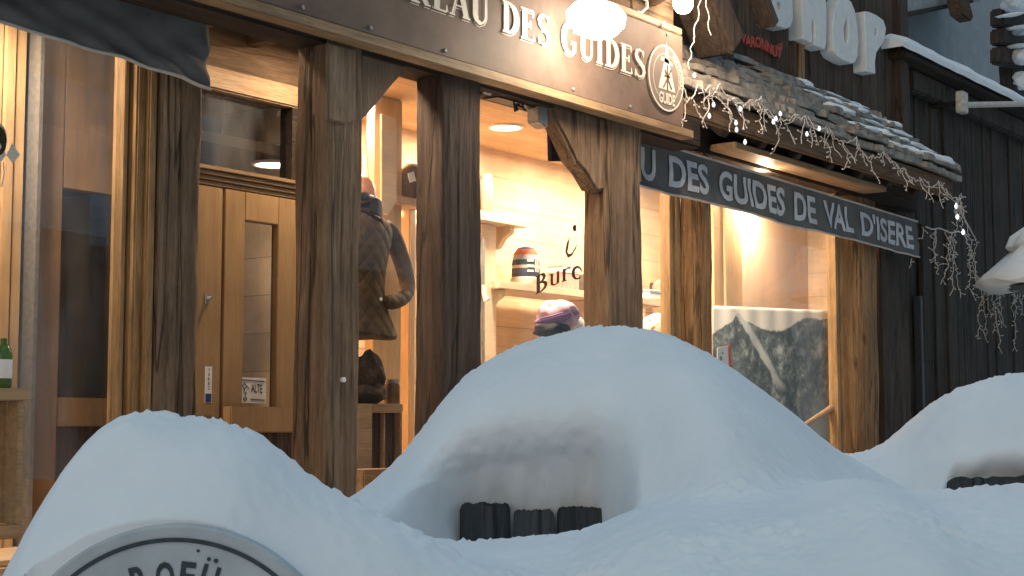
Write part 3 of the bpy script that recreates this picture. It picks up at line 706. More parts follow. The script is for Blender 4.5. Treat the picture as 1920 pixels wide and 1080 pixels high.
# ------------------------------------------------------------------ banners
def banner(name, label, x0, x1, ztl, ztr, zbl, zbr, Yb, wav, seed, text=None, nx=120, nz=26, fold=0):
    root = thing(name, label, 'banner', ((x0 + x1) / 2, Yb, min(zbl, zbr)))
    def S(u, v):                         # u 0..1 left-right, v 0..1 bottom-top
        zt = ztl + (ztr - ztl) * u; zb_ = zbl + (zbr - zbl) * u - .008 * sin(pi * u) + .006 * sin(u * 15 + seed)
        zz = zb_ + (zt - zb_) * v; xx = x0 + (x1 - x0) * u
        yy = Yb - wav * (1 - v) * (noise.noise((u * (x1 - x0) * 1.6, v * 1.1, seed)) * 1.1 + .4 * noise.noise((u * (x1 - x0) * 5 + v * 2.5, v * 2, seed)) + .25)
        if fold: yy -= .018 * max(0, u - .45) * (sin((u * 38 - v * 9)) * (1 - v * .4))
        return Vector((xx, yy, zz))
    V = [S(i / nx, j / nz) for j in range(nz + 1) for i in range(nx + 1)]
    F = [(j * (nx + 1) + i, j * (nx + 1) + i + 1, (j + 1) * (nx + 1) + i + 1, (j + 1) * (nx + 1) + i) for j in range(nz) for i in range(nx)]
    m = MB().add(V, F); o = m.build('cloth', M['banner'], root, smooth=True)
    so_ = o.modifiers.new('thick', 'SOLIDIFY'); so_.thickness = .006
    MB().tube([S(i / nx, 0) + Vector((0, -.004, 0)) for i in range(nx + 1)], .009, 6).build('hem', M['piping'], root, smooth=True)
    MB().tube([S(i / nx, 1) + Vector((0, -.004, 0)) for i in range(nx + 1)], .009, 6).build('hem', M['piping'], root, smooth=True)
    if text:
        for body, u0, u1, v0, v1, sp in text:
            v, f = textmesh(body, .028, sub=.12); s = v.max(0)
            # subdivide is not needed: letters are small against the waves
            MB().add([S(u0 + (u1 - u0) * a / s[0], v0 + (v1 - v0) * b / s[1]) + Vector((0, -.009, 0)) for a, b in v], f).build('lettering', M['bannertext'], root)
    return root
Yb = .36
bx0, bx1 = PX(1130, Yb), PX(1724, Yb)
ztl = PZ(1205, 258, Yb); ztr = PZ(1722, 416, Yb); zbl = PZ(1205, 347, Yb); zbr = PZ(1724, 482, Yb)
uu = lambda px: (PX(px, Yb) - bx0) / (bx1 - bx0)
banner('fabric_banner', 'charcoal cloth banner with grey capital lettering hung under the right porch eave', bx0, bx1, ztl, ztr, zbl, zbr, Yb, .045, 3,
       [('U', uu(1202), uu(1229), .18, .82, 1), ('DES', uu(1254), uu(1327), .18, .82, 1), ('GUIDES', uu(1348), uu(1472), .18, .82, 1), ('DE', uu(1490), uu(1530), .18, .82, 1),
        ('VAL', uu(1545), uu(1600), .19, .82, 1), ("D'ISERE", uu(1614), uu(1712), .19, .82, 1)])
banner('fabric_banner', 'blank charcoal cloth banner with pale hems above the left window', 2.2, PX(383, Yb), PZ(385, 34, Yb) , PZ(383, 38, Yb), PZ(0, 45, Yb) + .15, PZ(362, 156, Yb) - .01, Yb, .10, 8, None, fold=1)

# ------------------------------------------------------------------ SHOP letters
def fxy(l): return [(1340 + a / 5.3333, b / 5.3333) for a, b in l]
YT = .74; DEP = .15
def letter(name, out, hole, parent):
    """outline with a slit hole, extruded; hole is bridged"""
    pts = [P(a, b, YT) for a, b in out]
    bm = bmesh.new()
    def loop(pp): 
        vs = [bm.verts.new(p) for p in pp]; return [bm.edges.new((vs[i], vs[(i + 1) % len(vs)])) for i in range(len(vs))]
    ed = loop(pts)
    if hole: ed += loop([P(a, b, YT) for a, b in hole])
    r = bmesh.ops.triangle_fill(bm, use_beauty=True, use_dissolve=False, edges=ed)
    fc = [f for f in bm.faces]
    e = bmesh.ops.extrude_face_region(bm, geom=fc)
    for v in [v for v in e['geom'] if isinstance(v, bmesh.types.BMVert)]: v.co.y += DEP
    bmesh.ops.recalc_face_normals(bm, faces=bm.faces)
    org = Vector(parent.location)
    bmesh.ops.translate(bm, verts=bm.verts, vec=-org)
    me = bpy.data.meshes.new(name); bm.to_mesh(me); bm.free(); smooth_by_angle(me, 30)
    o = link(name, me, M['lettergrey'], parent, org)
    b = o.modifiers.new('b', 'BEVEL'); b.width = .008; b.segments = 2; b.limit_method = 'ANGLE'
    return o
sh = thing('shop_letters', 'thick pale grey wooden letters spelling SHOP on the dark upper wall', 'lettering', P(1560, 100, YT))
letter('letter', fxy([(1500, 112), (1545, 116), (1620, 150), (1690, 200), (1716, 280), (1708, 350), (1690, 420), (1650, 480), (1618, 530), (1605, 620), (1610, 738), (1520, 712), (1508, 400)]),
       fxy([(1612, 265), (1630, 310), (1622, 350), (1605, 378), (1600, 320)]), sh)
letter('letter', fxy([(1270, -30), (1320, -25), (1370, 20), (1405, 110), (1425, 220), (1440, 400), (1432, 560), (1410, 618), (1380, 636), (1320, 615), (1225, 560), (1192, 505), (1180, 300), (1195, 140), (1230, 30)]),
       fxy([(1325, 155), (1345, 250), (1345, 370), (1325, 450), (1298, 400), (1293, 280)]), sh)
letter('letter', fxy([(868, -330), (950, -310), (975, -120), (995, -100), (1010, -300), (1095, -270), (1112, -40), (1122, 200), (1118, 440), (1100, 495), (1000, 450), (1006, 250), (990, 170), (972, 230), (980, 436), (880, 385), (875, 0)]), None, sh)
letter('letter', fxy([(560, -430), (700, -400), (770, -320), (780, -200), (700, -190), (640, -260), (600, -230), (640, -150), (740, -80), (782, 20), (786, 200), (762, 265), (720, 290), (640, 265), (560, 225), (545, 100), (590, -10), (560, -60), (520, -200), (525, -360)]),
       fxy([(625, 20), (665, 30), (660, 112), (640, 90)]), sh)
rs = thing('red_sign', 'small red painted word sign on dark wall under the letter S', 'sign', P(1428, 85, .82))
a = P(1388, 62, .82); b = P(1466, 108, .82)
MB().prism([P(x_, y_, .84) for x_, y_ in ((1385, 52), (1400, 70), (1430, 84), (1452, 86), (1468, 78), (1468, 90), (1462, 108), (1440, 98), (1400, 78), (1390, 66))], (0, .02, 0)).build('backing', plain('dull_red', (.28, .05, .02), .6, .3, 40, .1), rs)
settext('word', 'VARONNUT', M['red'], rs, lambda s, t: P(1390 + 76 * s, 78 + 30 * s - 20 * t + 3 * sin(s * 9), .825), .02)

# ------------------------------------------------------------------ ceiling lamps
li = 0
LAMPS = [(948, 236, 1.35, 30, 'round lit ceiling lamp seen between third and fourth posts'), ]
lc = []
def downlight(X, Y, Z, e, label, r=.115):
    o = thing('ceiling_lamp', label, 'lamp', (X, Y, Z), 'recessed ceiling lamps')
    MB().lathe((X, Y, Z), [(r + .018, 0), (r + .018, -.012), (r, -.016), (r - .01, -.004)], 28).build('rim', M['white'], o, smooth=True)
    MB().lathe((X, Y, Z), [(r - .012, -.006), (r - .012, -.0115)], 28).build('diffuser', M['lamp'], o)
    arealight('lamp_light', (X, Y, Z - .03), (0, 0, -1), r * 1.8, e, o)
    return o
def lampat(px, py, Zc):                 # where the ray meets the ceiling height
    d = ray(px, py); t = (Zc - EYE) / d.z; return CAM + d * t
q = lampat(948, 237, zce); downlight(q.x, q.y, zce, 75, 'round lit ceiling lamp seen between the third and fourth posts')
q = lampat(512, 306, 3.20); downlight(q.x, q.y, 3.20, 2.5, 'added lamp behind the door transom standing for a reflection in its glass')  # added lamp, stands in for a reflection on the transom glass
for X, Y, e in ((7.55, 1.45, 90), (11.4, 1.25, 60), (12.9, 1.25, 55), (10.3, 1.15, 60)): downlight(X, Y, zce, e, 'recessed ceiling lamp hidden behind the banner or posts')
for X, Y, e in ((4.25, .95, 60), (5.1, 2.9, 2)): downlight(X, Y, 3.20 if Y > 1 else 3.79, e, 'recessed ceiling lamp hidden behind the blank left banner')
# light under the porch soffit in front of the door
downlight(5.68, .46, 3.895 - .02, 32, 'recessed lamp in the porch soffit above the door', .07)
downlight(6.45, .40, 3.895 - .02, 22, 'added unseen lamp in the porch soffit between the second and third posts', .07)  # added lamp, brightens the left face of the third post
for X, lb_ in ((9.75, 'added unseen globe lamp behind the lettered banner beside the fourth post'), (11.6, 'added unseen globe lamp behind the lettered banner above the right window')):
    po_ = thing('added_porch_lamp', lb_, 'lamp', (X, .48, 3.80))  # added lamps, out of sight behind the banner, to brighten the log posts
    MB().lathe((X, .48, 3.80), [(.01, -.05), (.04, -.03), (.05, 0), (.04, .03), (.02, .05)], 16).build('globe', M['lamp'], po_, smooth=True)
    pointlight('globe_light', (X, .48, 3.72), .05, 16, po_)

# ------------------------------------------------------------------ goods inside
def shelf(name, label, px0, px1, ypx, Y, dep, th, mat='shelf', bracket=None):
    o = thing(name, label, 'shelf', P(px0, ypx, Y))
    zt = PZ(px0, ypx, Y)
    MB().box(PX(px0, Y), PX(px1, Y), Y, Y + dep, zt - th, zt).build('board', M[mat], o, bevel=.006)
    if bracket:
        for bx in bracket:
            X = PX(bx, Y); zz = zt - th - .002
            MB().prism([(X, Y + .03, zz), (X, Y + .03, zz - .05), (X, Y + .10, zz - .09), (X, Y + .15, zz - .16), (X, Y + dep, zz - .2), (X, Y + dep, zz)], (.06, 0, 0)).build('bracket', M[mat], o, bevel=.004)
    return zt
YS1 = 1.42
z1 = shelf('wall_shelf', 'upper pale wooden shelf with scalloped bracket beside the third post', 860, 990, 386, YS1, .40, .075, bracket=(962,))
z2 = shelf('wall_shelf', 'lower pale wooden shelf carrying the striped beanie', 936, 1245, 525, YS1, .40, .06, bracket=(945, 1120))
shelf('wall_shelf', 'small wooden shelf carrying a dark hat between second and third posts', 745, 800, 366, 1.15, .4, .05, 'pinez')
ub = thing('shelf_upright', 'pale vertical wooden shelf upright beside the third post', 'shelf post', (PX(920, YS1), YS1, .98))
MB().box(PX(906, 1.50), PX(931, 1.50), 1.50, 1.80, 1.25, z1 - .08).build('board', M['shelf'], ub, bevel=.005)
MB().box(PX(903, 1.46), PX(909, 1.46), 1.46, 1.49, 1.7, z1 - .2).build('strip', M['metal'], ub)
hk = MB(); c = P(907, 552, 1.44); hk.tube([c + Vector((0, 0, .07)), c + Vector((0, 0, .02)), c + Vector((.0, -.02, -.05)), c + Vector((.02, -.03, -.03))], .018)
tag(hk.build('wall_hook', M['white'], None, smooth=True), 'small white hook on the shelf upright beside the third post', 'hook')

def stripes(name, stops, scale):
    m, t, b = newmat(name); tc = nd(t, 'ShaderNodeTexCoord'); sx = nd(t, 'ShaderNodeSeparateXYZ'); t.links.new(tc.outputs['Object'], sx.inputs[0])
    mu = nd(t, 'ShaderNodeMath', operation='MULTIPLY'); mu.inputs[1].default_value = scale; t.links.new(sx.outputs['Z'], mu.inputs[0])
    r = nd(t, 'ShaderNodeValToRGB'); r.color_ramp.interpolation = 'CONSTANT'; el = r.color_ramp.elements
    while len(el) < len(stops): el.new(.5)
    for e, (p, c) in zip(el, stops): e.position = p; e.color = (*c, 1)
    t.links.new(mu.outputs[0], r.inputs[0]); t.links.new(r.outputs[0], b.inputs['Base Color']); b.inputs['Roughness'].default_value = .95
    n = nd(t, 'ShaderNodeTexNoise', i_Scale=180); bp = nd(t, 'ShaderNodeBump', i_Strength=.6, i_Distance=.004); t.links.new(n.outputs[0], bp.inputs['Height']); t.links.new(bp.outputs[0], b.inputs['Normal'])
    return m
# striped beanie
bc = Vector((PX(986, 1.55), 1.55, z2 + .001)); hb = (PZ(986, 462, 1.55) - bc.z); r = (PX(1012, 1.55) - PX(960, 1.55)) / 2
bt = thing('beanie', 'striped knitted beanie in navy, orange and white standing on the lower shelf', 'hat', bc)
R0 = .118
MB().lathe(bc, [(R0 * .98, 0), (R0 * 1.04, .03), (R0 * 1.02, .055), (R0 * .95, .06), (R0 * .93, hb * .55), (R0 * .82, hb * .8), (R0 * .55, hb * .95), (R0 * .1, hb)], 32).build('knit', stripes('beanie_stripes', [(0, (.6, .55, .5)), (.2, (.03, .04, .08)), (.3, (.05, .06, .1)), (.42, (.5, .45, .4)), (.50, (.02, .06, .08)), (.64, (.35, .33, .42)), (.76, (.5, .15, .06)), (.9, (.10, .08, .2))], 1 / hb), bt, smooth=True)
mk = MB(); fv = Vector((-sin(radians(20)), -cos(radians(20)), 0)); rt_ = Vector((cos(radians(20)), -sin(radians(20)), 0)) * 1
for a0, a1, b0, b1 in ((-.55, -.05, .58, .63), (-.55, -.05, .45, .50), (-.55, -.05, .32, .37), (.08, .2, .32, .62), (.3, .42, .32, .62)):
    vs = [bc + (fv * cos(a * .9) + rt_ * sin(a * .9)) * (R0 * (1.0 if b > .5 else 1.02)) + Vector((0, 0, hb * b)) for a, b in ((a0, b0), (a1, b0), (a1, b1), (a0, b1))]
    mk.add(vs, [(0, 1, 2, 3)])
mk.build('patch', M['white'], bt)
# boxes and bags on shelves
def crisp(name, label, cat, c, sx_, sy_, sz_, mat, lid=None):
    o = thing(name, label, cat, c); c = Vector(c)
    MB().box(c.x - sx_ / 2, c.x + sx_ / 2, c.y - sy_ / 2, c.y + sy_ / 2, c.z, c.z + sz_).build('body', mat, o, bevel=.008)
    if lid: MB().box(c.x - sx_ / 2 - .004, c.x + sx_ / 2 + .004, c.y - sy_ / 2 - .004, c.y + sy_ / 2 + .004, c.z + sz_ * .72, c.z + sz_ * .9).build('band', lid, o)
    return o
pinkc = plain('pink_card', (.62, .30, .26), .5, .3, 25, .05)
crisp('gift_box', 'small pink and white box on the lower shelf behind the painted window lettering', 'box', (PX(1056, 1.6), 1.6, z2 + .001), .24, .16, .2, pinkc, M['white'])
crisp('dark_box', 'dark grey box on the lower shelf against the fourth post', 'box', (PX(1104, 1.6), 1.6, z2 + .001), .2, .14, .16, plain('grey_card', (.12, .11, .09), .6, .3, 20, .05))
tb = thing('thermos_flask', 'red brown cylindrical flask on the upper shelf beside the third post', 'flask', (PX(911, 1.55), 1.55, z1 + .001))
c = Vector(tb.location); MB().lathe(c, [(.05, 0), (.052, .02), (.052, .24), (.045, .27)], 24).build('body', plain('brick_enamel', (.42, .16, .11), .35, .1, 10, .02), tb, smooth=True)
MB().lathe(c + Vector((0, 0, .272)), [(.046, 0), (.046, .03), (.03, .035)], 24).build('cap', plain('rust_enamel', (.5, .22, .14), .35, .1, 10, .02), tb, smooth=True)
bg_ = thing('pink_bag', 'rounded pink bag on shelf seen between the fourth post and the log', 'bag', (PX(1240, 1.6), 1.6, z2 + .001))
c = Vector(bg_.location); MB().lathe(c, [(.10, 0), (.115, .05), (.11, .14), (.08, .19), (.03, .21)], 24, sy=.6).build('body', plain('pink_fabric', (.5, .2, .16), .9, .2, 20, .2), bg_, smooth=True)
MB().lathe(c + Vector((0, 0, .18)), [(.05, 0), (.05, .02)], 16).build('handle', M['postdark'], bg_)
crisp('white_box', 'small white and blue box on shelf right of the fourth post', 'box', (PX(1219, 1.5), 1.5, z2 + .001), .2, .12, .085, M['white'], plain('blue_card', (.2, .35, .5), .5, .2, 20, .05))
crisp('picture_frame', 'small dark framed picture behind the pink bag', 'frame', (PX(1222, 1.8), 1.78, z2 + .001), .1, .03, .2, M['postdark'], None)
# folded garment with brown print
pw, tw, bw_ = newmat('printed_fleece'); v = coords(tw, (1, 1, 1)); vo = nd(tw, 'ShaderNodeTexNoise', i_Scale=26, i_Detail=3); tw.links.new(v, vo.inputs['Vector'])
tw.links.new(ramp(tw, vo.outputs[0], [(.40, (.25, .13, .07)), (.48, (.75, .68, .6))]), bw_.inputs['Base Color']); bw_.inputs['Roughness'].default_value = .95
gm = thing('fleece_hat', 'cream fleece hat with brown print on a brown stand right of the fourth post', 'hat', P(1232, 640, .95))
c = P(1236, 618, .95)
snowlump(c, .15, .13, .15, 'fleece', gm, 9, None) if False else None
def lump(c, rx, ry, rz, name, parent, mat, seed=0, am=.14):
    bm = bmesh.new(); bmesh.ops.create_icosphere(bm, subdivisions=4, radius=1)
    for v in bm.verts:
        p = v.co.copy(); d = 1 + am * noise.noise(p * 1.8 + Vector((seed, seed, 0))) + am * .35 * noise.noise(p * 5 + Vector((0, seed, 0)))
        v.co = Vector((p.x * rx * d, p.y * ry * d, p.z * rz * d))
    me = bpy.data.meshes.new(name); bm.to_mesh(me); bm.free(); me.polygons.foreach_set('use_smooth', [True] * len(me.polygons))
    return link(name, me, mat, parent, Vector(c))
lump(c, .17, .15, .13, 'crown', gm, pw, 5)
lump(c + Vector((.02, 0, -.13)), .15, .14, .09, 'lining', gm, plain('brown_fur', (.16, .09, .05), .95, .5, 40, .6), 6)
lump(c + Vector((.02, -.02, -.28)), .13, .13, .12, 'stand', gm, plain('fur_mix', (.25, .2, .16), .95, .8, 30, .6), 2, .3)

# mannequin with lilac cap and turquoise jacket
mq = thing('mannequin', 'white mannequin head wearing a lilac quilted cap above a mint jacket', 'mannequin', P(1045, 700, .95))
lil = plain('lilac_cloth', (.50, .36, .48), .9, .15, 30, .3)
c = P(1052, 612, .95)
lump(P(1070, 618, .98), .12, .11, .13, 'head', mq, M['white'], 1, .04)
cc = P(1046, 594, .95)
lump(cc, .165, .15, .125, 'cap_crown', mq, lil, 3, .2)
MB().prism([P(a, b, .80) for a, b in ((1008, 606), (1030, 607), (1060, 602), (1086, 592), (1091, 583), (1080, 580), (1050, 588), (1012, 598))], (0, .05, 0)).build('cap_brim', plain('purple_cloth', (.26, .15, .32), .9, .15, 30, .3), mq, bevel=.012)
lump(P(1036, 620, .93), .15, .13, .06, 'cap_ear_flap', mq, plain('navy_knit', (.03, .035, .05), .95, .4, 60, .6), 7, .2)
mint = plain('mint_cloth', (.42, .62, .62), .8, .15, 20, .2)
lump(P(990, 700, 1.0), .30, .16, .19, 'jacket_shoulders', mq, mint, 2, .1)
lump(P(1035, 648, .95), .12, .12, .10, 'jacket_collar', mq, plain('teal_cloth', (.12, .26, .27), .8, .15, 20, .2), 4, .1)

# quilted jacket on a hanging mannequin between second and third posts
def quilt():
    m, t, b = newmat('quilted_olive'); tc = nd(t, 'ShaderNodeTexCoord'); mp = nd(t, 'ShaderNodeMapping'); mp.inputs['Rotation'].default_value = (0, radians(45), 0); mp.inputs['Scale'].default_value = (13, 13, 13)
    t.links.new(tc.outputs['Object'], mp.inputs[0]); sx = nd(t, 'ShaderNodeSeparateXYZ'); t.links.new(mp.outputs[0], sx.inputs[0])
    out = []
    for ax in ('X', 'Z'):
        f = nd(t, 'ShaderNodeMath', operation='PINGPONG'); f.inputs[1].default_value = .5; t.links.new(sx.outputs[ax], f.inputs[0]); out.append(f)
    mn = nd(t, 'ShaderNodeMath', operation='MULTIPLY'); t.links.new(out[0].outputs[0], mn.inputs[0]); t.links.new(out[1].outputs[0], mn.inputs[1])
    sq = nd(t, 'ShaderNodeMath', operation='POWER'); sq.inputs[1].default_value = .35; t.links.new(mn.outputs[0], sq.inputs[0])
    n = nd(t, 'ShaderNodeTexNoise', i_Scale=6, i_Detail=4); t.links.new(tc.outputs['Object'], n.inputs['Vector'])
    t.links.new(ramp(t, n.outputs[0], [(.3, (.05, .032, .018)), (.7, (.11, .072, .042))]), b.inputs['Base Color']); b.inputs['Roughness'].default_value = .85
    b.inputs['Specular IOR Level'].default_value = .1
    bp = nd(t, 'ShaderNodeBump', i_Strength=.8, i_Distance=.02); t.links.new(sq.outputs[0], bp.inputs['Height']); t.links.new(bp.outputs[0], b.inputs['Normal']); return m
Q = quilt(); YJ = .98
jk = thing('quilted_jacket', 'brown quilted jacket on a hanging mannequin between the second and third posts', 'jacket', P(700, 640, YJ))
def jp(px, py, dy=0): return P(px, py, YJ + dy)
bod = MB(); prof = [(396, 36, .06), (406, 58, .10), (424, 72, .13), (450, 66, .14), (480, 58, .14), (520, 50, .13), (560, 50, .13), (600, 64, .15), (630, 78, .16), (635, 74, .15)]
cxp = 664; ppm = PX(cxp + 1, YJ) - PX(cxp, YJ)
vs = []; NS = 48
for y_, hw, dp in prof:
    cpt = jp(cxp, y_); hwm = hw * ppm * 1.0
    for k in range(NS):
        t = 2 * pi * k / NS; vs.append(cpt + Vector((cos(t) * hwm, sin(t) * dp, .012 * sin(3 * t + y_))))
fs = [(i * NS + k, i * NS + (k + 1) % NS, (i + 1) * NS + (k + 1) % NS, (i + 1) * NS + k) for i in range(len(prof) - 1) for k in range(NS)]
fs += [tuple(range(NS)), tuple(range((len(prof) - 1) * NS, len(prof) * NS))]
bo_ = MB().add(vs, fs).build('body', Q, jk, smooth=True)
sd = bo_.modifiers.new('s', 'SUBSURF'); sd.levels = sd.render_levels = 1
slv = MB().tube([jp(718, 420, 0), jp(730, 432, 0), jp(744, 462, 0), jp(756, 496, 0), jp(764, 528, -.01), jp(764, 548, -.03), jp(752, 562, -.06), jp(734, 568, -.09), jp(718, 566, -.12)], [.055, .066, .062, .056, .054, .056, .052, .048, .044], 20).build('sleeve', Q, jk, smooth=True)
sd = slv.modifiers.new('s', 'SUBSURF'); sd.levels = sd.render_levels = 1
MB().tube([jp(686, 375), jp(684, 392), jp(680, 405)], [.10, .115, .13], 20, cap=False).build('collar', plain('black_fleece', (.015, .014, .013), .9, .4, 40, .4), jk, smooth=True)
lump(jp(676, 366), .095, .10, .13, 'mannequin_head', jk, plain('mannequin_skin', (.46, .2, .13), .45, .25, 12, .05), 3, .05)
MB().tube([jp(668, 366, -.10), jp(682, 368, -.105), jp(696, 370, -.07), jp(704, 372, -.01)], [.02, .028, .026, .015], 10).build('goggles', M['black'], jk, smooth=True)
MB().tube([jp(690, 190), jp(686, 260), jp(691, 335)], .004, 6).build('cord', M['cable'], jk, smooth=True)
MB().lathe(jp(714, 561, -.16), [(.012, 0), (.010, .006)], 12, ax=(1, 0, 0), ay=(0, 0, 1), az=(0, -1, 0)).build('button', M['white'], jk)
hat = thing('dark_hat', 'dark felt hat with a white tag on the small shelf beside the third post', 'hat', P(768, 366, 1.25))
c = P(775, 350, 1.3); lump(c, .17, .14, .16, 'crown', hat, plain('hat_felt', (.10, .065, .03), .9, .2, 40, .3), 8, .06)
MB().obox(P(772, 332, 1.12), (.03, 0, .01), (0, .003, 0), (-.012, 0, .03)).build('tag', M['white'], hat)
# fur hat, jar, crate in the third bay
fh = thing('fur_hat', 'dark fluffy fur hat resting on a wooden crate beside the second post', 'hat', P(690, 755, .92))
lump(P(690, 705, .95), .10, .10, .15, 'fur', fh, plain('dark_fur', (.045, .028, .018), .95, .7, 60, 1.0), 4, .25)
lump(P(690, 738, .93), .13, .11, .07, 'brim', fh, plain('dark_fur_brim', (.03, .02, .014), .95, .7, 60, 1.0), 6, .2)
jr = thing('glass_jar', 'dark glass jar on the wooden crate right of the fur hat', 'jar', P(736, 757, .95))
c = P(735, 757, .95); MB().lathe(c, [(.048, 0), (.05, .02), (.05, .11), (.042, .13)], 24).build('body', plain('amber_glass', (.13, .08, .045), .15, .4, 20, .05), jr, smooth=True)
MB().lathe(c + Vector((0, 0, .132)), [(.045, 0), (.045, .022)], 24).build('lid', M['metal'], jr)
cr = thing('wooden_crate', 'upright open wooden crate standing in the window between second and third posts', 'crate', P(715, 900, .9))
YK = .84
X0, X1_, X2_ = PX(672, YK), PX(700, YK), PX(757, YK); zt = PZ(705, 757, YK); zbm = 1.25
MB().box(X0, X1_, YK + .0, YK + .35, zbm, zt - .0).build('side', M['crate'], cr, bevel=.004)
MB().box(X1_ + .002, X2_, YK, YK + .35, zt - .05, zt).build('top', M['crate'], cr, bevel=.004)
MB().box(X2_ - .012, X2_ + .006, YK + .01, YK + .34, zbm, zt - .052).build('side', M['crate'], cr, bevel=.004)
mx_ = (X1_ + X2_) / 2
MB().box(X1_ + .004, mx_ - .02, YK + .06, YK + .08, zbm, zt - .054).box(mx_ + .0, X2_ - .014, YK + .06, YK + .08, zbm, zt - .054).build('slats', M['postdark'], cr)
MB().box(mx_ - .016, mx_ - .004, YK + .02, YK + .05, zbm, zt - .054).build('batten', M['crate'], cr)

# left window goods
cl = thing('display_crate', 'open wooden crate used as a stand in the left window', 'crate', P(20, 1010, .5))
YQ = .30
zc_t = PZ(30, 728, YQ); zc_m = PZ(30, 750, YQ); zbb = PZ(30, 985, YQ); zbc = PZ(30, 1010, YQ)
XA, XB = PX(-140, YQ), PX(62, YQ)
MB().box(XA, XB, YQ, YQ + .24, zc_m, zc_t).build('top', M['crate'], cl, bevel=.005)
MB().box(XA, XB - .03, YQ, YQ + .24, zbc, zbb).build('bottom', M['crate'], cl, bevel=.005)
MB().box(PX(44, YQ), PX(56, YQ), YQ + .02, YQ + .10, zbb + .002, zc_m - .002).box(PX(50, YQ), PX(58, YQ), YQ + .14, YQ + .22, zbb + .002, zc_m - .002).build('side_slats', M['crate'], cl, bevel=.004)
MB().box(XA, PX(40, YQ), YQ + .215, YQ + .23, zbb + .002, zc_m - .002).build('back', M['postdark'], cl)
bo = thing('green_bottle', 'green bottle with a white label standing on the display crate', 'bottle', (PX(8, .42), .42, zc_t + .001))
c = Vector(bo.location)
MB().lathe(c, [(.036, 0), (.040, .01), (.040, .155), (.032, .185), (.014, .20), (.014, .225)], 24).build('body', plain('green_glass', (.06, .12, .025), .12, .4, 12, .02), bo, smooth=True)
MB().lathe(c + Vector((0, 0, .045)), [(.0412, 0), (.0412, .085)], 24).build('label', M['white'], bo, smooth=True)
hg = thing('hanging_charm', 'round wooden charm with pale paper tags hanging in the left window', 'ornament', P(5, 290, .5))
q = [P(2 + 14 * cos(radians(a)) - 6, 262 - 28 * sin(radians(a)), .5) for a in range(-120, 121, 15)]
MB().tube(q, .008, 8).build('hoop', M['cable'], hg, smooth=True)
MB().tube([P(-4 + 10 * cos(radians(a)), 265 - 22 * sin(radians(a)), .5) for a in range(0, 361, 20)], .016, 8).build('wreath', plain('wreath_moss', (.05, .045, .02), .95, .8, 60, .8), hg, smooth=True)
for pts in (((22, 268), (38, 290), (24, 306), (12, 290)), ((-4, 262), (12, 290), (2, 304), (-14, 282))):
    MB().prism([P(a, b, .49) for a, b in pts], (0, .003, 0)).build('tag', M['cream'], hg)
MB().tube([P(6, 304, .49), P(8, 325, .49), P(3, 350, .49)], .003, 5).build('string', M['cable'], hg)

# stickers on the door
st = thing('door_sticker', 'narrow white vertical sticker with a blue emblem on the door panel', 'sticker', P(392, 755, YD - .04))
Ys = YD - .032
MB().box(PX(386, Ys), PX(399, Ys), Ys - .002, Ys, PZ(390, 755, Ys), PZ(390, 687, Ys)).build('paper', M['white'], st)
MB().box(PX(387, Ys), PX(398, Ys), Ys - .0035, Ys - .0022, PZ(390, 754, Ys), PZ(390, 738, Ys)).build('emblem', plain('sticker_blue', (.03, .07, .18), .4, .1, 20, 0), st)
for i_, ch in enumerate('TIREZ'):
    v, f = textmesh(ch, .0); s = v.max(0); w_ = 1.6 if ch == 'I' else 4.5
    MB().add([P(392.3 + w_ * (a / s[0] - .5), 697 + 8.3 * i_ - 5.6 * b / s[1], Ys - .004) for a, b in v], f).build('letter', M['black'], st)
s2 = thing('door_notice', 'square white notice with a small drawing and the word ALTE on the door glass', 'notice', P(475, 755, YD))
Yn = YD + .004
MB().box(PX(448, Yn), PX(500, Yn), Yn - .003, Yn, PZ(474, 756, Yn), PZ(474, 708, Yn)).build('paper', M['cream'], s2)
settext('word', 'ALTE', M['black'], s2, lambda a, b: P(471 + 21 * a, 735 - 16 * b + 2 * a, Yn - .005), .01)
MB().tube([P(452, 712, Yn - .005), P(496, 715, Yn - .005)], .0025, 5).build('heading_line', M['black'], s2)
MB().tube([P(470, 748, Yn - .005), P(496, 750, Yn - .005)], .002, 5).build('text_line', M['black'], s2)
sk = MB()
for pts in (((455, 722), (459, 718), (463, 724), (458, 729), (455, 722)), ((459, 729), (457, 736), (462, 736), (460, 742)), ((452, 726), (449, 732)), ((463, 724), (467, 729)), ((457, 746), (461, 744), (463, 749), (458, 751), (457, 746))):
    sk.tube([P(a, b, Yn - .005) for a, b in pts], .002, 5)
sk.build('drawing', M['black'], s2)
# painted window lettering
wl = thing('window_lettering', 'brown painted letter i and arched word Bureau on the shop window', 'lettering', P(1060, 540, .6))
Yl = YW + .004; brownp = plain('window_paint', (.13, .10, .075), .7, .2, 30, .05)
m = MB(); tot = textwidth('Bure') ; 
def tfb(p):
    u = p.x / 3.0; px = 1003 + 118 * u; ca = -.30 + .55 * u
    py = 553 - 36 * sin(min(1, u * 1.15) * pi * .55) + 8 * u - 34 * p.y
    return P(px, py, Yl)
x = 0
for c in ('B', 'u_', 'r', 'e', 'a', 'u_'):
    s, w = glyph(c)
    for pts, ws in s: ribbon(m, [(a + x, b) for a, b in pts], ws, tfb)
    x += w + .07
m.build('word', brownp, wl)
m = MB()
def tfi(p): return P(1060 + 24 * p.x, 480 - 54 * p.y, Yl)
ribbon(m, [(.35, .66), (.18, .40), (.08, .15), (.22, .0), (.5, .05), (.8, .28), (.95, .45)], [.02, .18, .2, .16, .09, .07, .02], tfi)
ribbon(m, arc(.72, .97, .09, .04, 0, 360, 12), [.16] * 13, tfi); m.build('letter', brownp, wl)

